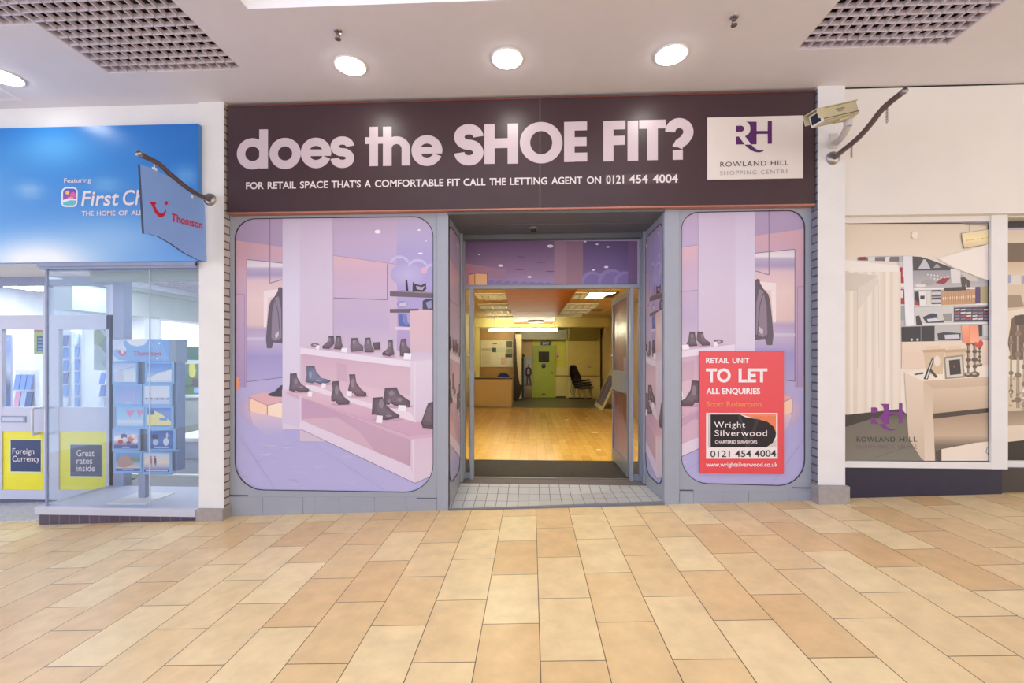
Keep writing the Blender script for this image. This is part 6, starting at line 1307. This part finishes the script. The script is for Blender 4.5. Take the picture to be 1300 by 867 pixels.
# stack of dark chairs
m_wine = mat('dark brown chair shell', (40, 20, 24), .45)
m_legc = mat('steel chair leg', (150, 140, 110), .3, metal=.8)
gx = at(738, 500, 9.85).x; Y0 = 9.85
def stack_chair(i, label):
    t = thing('stacking_chair', label, 'chair', (0, 0, 0), 'stacked dark chairs')
    dz = .078*i; x0 = gx+.04-.04*i; z = ZI+.44+dz
    mb = MB(); N = 8; vs = []; fs = []
    for lay in (0, -.048):
        for k in range(N+1):
            for j in range(5):
                x = x0-.18+.44*k/N; y = Y0-.22+.44*j/4; vs.append((x, y, z+lay-.02*math.sin(math.pi*k/N)-.01*math.sin(math.pi*j/4)))
    M_ = (N+1)*5
    for k in range(N):
        for j in range(4): fs.append((k*5+j, (k+1)*5+j, (k+1)*5+j+1, k*5+j+1)); fs.append((M_+k*5+j, M_+k*5+j+1, M_+(k+1)*5+j+1, M_+(k+1)*5+j))
    rim = [k*5 for k in range(N+1)]+[N*5+j for j in range(1, 5)]+[k*5+4 for k in range(N-1, -1, -1)]+[j for j in range(3, 0, -1)]
    for a_, b_ in zip(rim, rim[1:]+rim[:1]): fs.append((a_, M_+a_, M_+b_, b_))
    mb.add(vs, fs, 0, True); obj('seat', mb, m_wine, t)
    mb = MB(); prof = [(-.17, -.01), (-.21, .12), (-.235, .26), (-.25, .38), (-.255, .44)]; wd = [.23, .26, .25, .2, .1]; vs = []; fs = []
    for (dx, dz_), w_ in zip(prof, wd):
        for j in range(7): a = -1+2*j/6; vs.append((x0+dx+.05*a*a, Y0+w_*a, z+dz_))
    for k in range(4):
        for j in range(6): fs.append((k*7+j, (k+1)*7+j, (k+1)*7+j+1, k*7+j+1))
    mb.add(vs, fs, 0, True); mb.add([Vector(v)+Vector((-.022, 0, 0)) for v in vs], fs, 0, True); obj('backrest', mb, m_wine, t)
    for sx in (-.14, .2):
        for sy in (-.19, .19): mb = MB(); mb.tube([(x0+sx, Y0+sy, z-.03), (x0+sx+(.05 if sx > 0 else -.05), Y0+sy*1.08, ZI+dz)], .011, 8); obj('leg', mb, m_legc, t)
    ca, sa = math.cos(-.62), math.sin(-.62); r = Matrix.Rotation(-.62, 4, 'Z'); pv = Vector((gx, Y0, 0))
    t.location = pv-r @ pv; t.rotation_euler = (0, 0, -.62)
    return t
for i, l in enumerate(('lowest dark brown chair of the stack by the alcove wall', 'second dark brown chair up in the stack by the alcove wall', 'third dark brown chair up in the stack by the alcove wall', 'topmost dark brown chair of the stack by the alcove wall')): stack_chair(i, l)
# boards leaning on the right wall
def lean(name, label, cat, Y0_, Y1_, h, gap, ms, inner=None):
    z0, z1 = ZI, ZI+h; xb, xt = xi1-.02-gap, xi1-.03
    t = thing(name, label, cat, ((xb+xt)/2, (Y0_+Y1_)/2, ZI)); d = Vector((.035, 0, 0))
    q = [Vector((xb, Y0_, z0)), Vector((xb, Y1_, z0)), Vector((xt-.05, Y1_, z1)), Vector((xt-.05, Y0_, z1))]
    mb = MB(); mb.prism(q, d); obj('panel', mb, ms[0], t, bevel=.004)
    if inner:
        c = sum(q, Vector())/4
        for i, (a0, a1, b0, b1) in enumerate(inner):
            pt_ = lambda s, r: q[0]+(q[1]-q[0])*s+(q[3]-q[0])*r+Vector((-.004, 0, 0))
            mb = MB(); mb.prism([pt_(a0, b0), pt_(a1, b0), pt_(a1, b1), pt_(a0, b1)], Vector((.003, 0, 0))); obj('face_panel', mb, ms[1], t)
    return t
lean('leaning_board', 'cream framed panel with lilac face leaning on the right shop wall', 'board', 7.2, 8.5, 1.0, .52, (mat('cream frame', (226, 216, 166), .5), mat('lilac face', (112, 102, 140), .5)), [(.12, .5, .1, .86), (.54, .92, .1, .86)])
lean('leaning_board', 'dark blue board leaning on the right shop wall behind the open door', 'board', 6.2, 6.9, .8, .30, (mat('dark blue board', (40, 66, 110), .5),))
mb = MB(); mb.box((xi1-.5, 6.93, ZI), (xi1-.04, 7.18, ZI+.05)); o = obj('folded_sheet', mb, mat('tan folded sheet', (206, 170, 100), .7), bevel=.015); tag(o, 'flat tan folded sheet on the floor before the blue board', 'sheet')
for u, v, s in ((745, 531, .03), (755, 549, .035), (720, 533, .02), (760, 571, .02)):
    c = on_plane(u, v, ZI); mb = MB(); mb.prism([(c.x-s*2, c.y-s, ZI+.001), (c.x+s, c.y-s*1.4, ZI+.001), (c.x+s*2, c.y+s, ZI+.001), (c.x-s, c.y+s*.8, ZI+.001)], (0, 0, .003)); o = obj('paper_scrap', mb, mat('scrap paper', (240, 220, 160), .7)); tag(o, {745: 'paper scrap on the laminate in line with the stacked chairs', 755: 'largest paper scrap midway on the laminate floor', 720: 'tiny paper scrap on the laminate near the dark tiles', 760: 'paper scrap on the laminate nearest the black mat'}[u], 'paper scrap', 'paper scraps on the laminate')
# ------------------------------------------------------------------ door leaves standing open
m_leaf = mat('door leaf grey', (136, 139, 150), .4, noise=.02)
def leaf(name, label, hx, hy, ang, L, withprint, s):
    zb6, zt6 = zth+.012, zft-.01; zm0, zm1 = at(790, 495, YD+.5).z-.02, at(790, 471, YD+.5).z
    t = thing(name, label, 'door', (hx, hy, zb6)); d = Vector((math.cos(ang), math.sin(ang), 0)); nrm = Vector((-d.y, d.x, 0))
    def blk(mb, a0, a1, z0, z1, t0=-.022, t1=.022):
        P = lambda a, n, z: Vector((hx, hy, 0))+d*a+nrm*n+Vector((0, 0, z))
        mb.hexa([P(a0, t0, z0), P(a1, t0, z0), P(a1, t1, z0), P(a0, t1, z0)], [P(a0, t0, z1), P(a1, t0, z1), P(a1, t1, z1), P(a0, t1, z1)])
    mb = MB(); blk(mb, 0, .05, zb6, zt6); blk(mb, L-.05, L, zb6, zt6); obj('stile', mb, m_leaf, t)
    mb = MB(); blk(mb, .05, L-.05, zb6, zb6+.16); blk(mb, .05, L-.05, zt6-.07, zt6); obj('rail', mb, m_leaf, t)
    mb = MB(); blk(mb, .05, L-.02, zm0, zm1, -.028, .028); obj('push_plate', mb, m_leaf, t, label='wide grey push plate across the middle')
    for z0, z1, nm in ((zb6+.16, zm0, 'lower_pane'), (zm1, zt6-.07, 'upper_pane')):
        mb = MB(); blk(mb, .05, L-.05, z0, z1, -.006, .006); pn = obj(nm, mb, m_print_back, t)
        if withprint:
            sgn = 1
            def mp_(a, z, h): return Vector((hx, hy, z))+d*a+nrm*(sgn*(.0075+h))
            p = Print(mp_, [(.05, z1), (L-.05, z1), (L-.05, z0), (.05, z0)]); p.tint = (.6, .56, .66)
            U = lambda x: .05+(L-.1)*x; V = lambda y: z1+(z0-z1)*y; Pl = lambda pts: [(U(x), V(y)) for x, y in pts]
            if nm == 'upper_pane':
                p.grad(Pl([(0, 0), (1, 0), (1, 1), (0, 1)]), [(0.05, (120, 92, 110)), (L*.5, (176, 140, 130)), (L*.8, (150, 116, 116)), (L, (120, 92, 112))], axis=0)
                for k in range(7): p.line(Pl([(.1+k*.12, 0), (.08+k*.12, 1)]), .012, ((196, 164, 148), (130, 98, 96))[k % 2])
                p.add(Pl([(0, .82), (.28, .8), (.28, 1), (0, 1)]), (196, 172, 196)); p.line(Pl([(.12, .0), (.12, .2), (.2, .2)]), .02, (70, 56, 66))
            else:
                p.grad(Pl([(0, 0), (1, 0), (1, 1), (0, 1)]), [(z0, (150, 130, 170)), ((z0+z1)/2, (188, 152, 168)), (z1, (120, 90, 100))][:3])
                p.add(Pl([(.1, .05), (.3, .06), (.36, .3), (.16, .5), (.08, .3)]), (124, 84, 66)); p.add(Pl([(.45, .02), (.62, .04), (.6, .34), (.46, .36)]), (150, 104, 76)); p.add(Pl([(.7, .1), (.95, .04), (.9, .3), (.72, .24)]), (110, 76, 70)); p.add(Pl([(0, .96), (.5, .86), (1, .7), (1, 1), (0, 1)]), (160, 148, 196)); p.line(Pl([(.6, .86), (.9, .5)]), .012, (112, 86, 96))
            p.build('door_vinyl', m_print, pn)
    mb = MB(); o_ = Vector((hx, hy, 0))+d*(L-.04)
    for z in (zm0-.03, zm1+.18): mb.lathe([(.001, .04), (.02, .038), (.022, .022)], o_+Vector((0, 0, z)), axis=nrm, seg=14)
    obj('lock_cylinder', mb, m_chrome, t)
hxr, hyr = X(801.5, YD), YD+.09
leaf('shop_door', 'right leaf of the shop entrance standing open inwards with its picture panes', hxr, hyr, math.radians(91.0), .86, True, 1)
hxl = X(599.5, YD)-.01
leaf('shop_door', 'left leaf of the shop entrance folded back and seen edge on', hxl, hyr, math.radians(99.0), .86, False, -1)
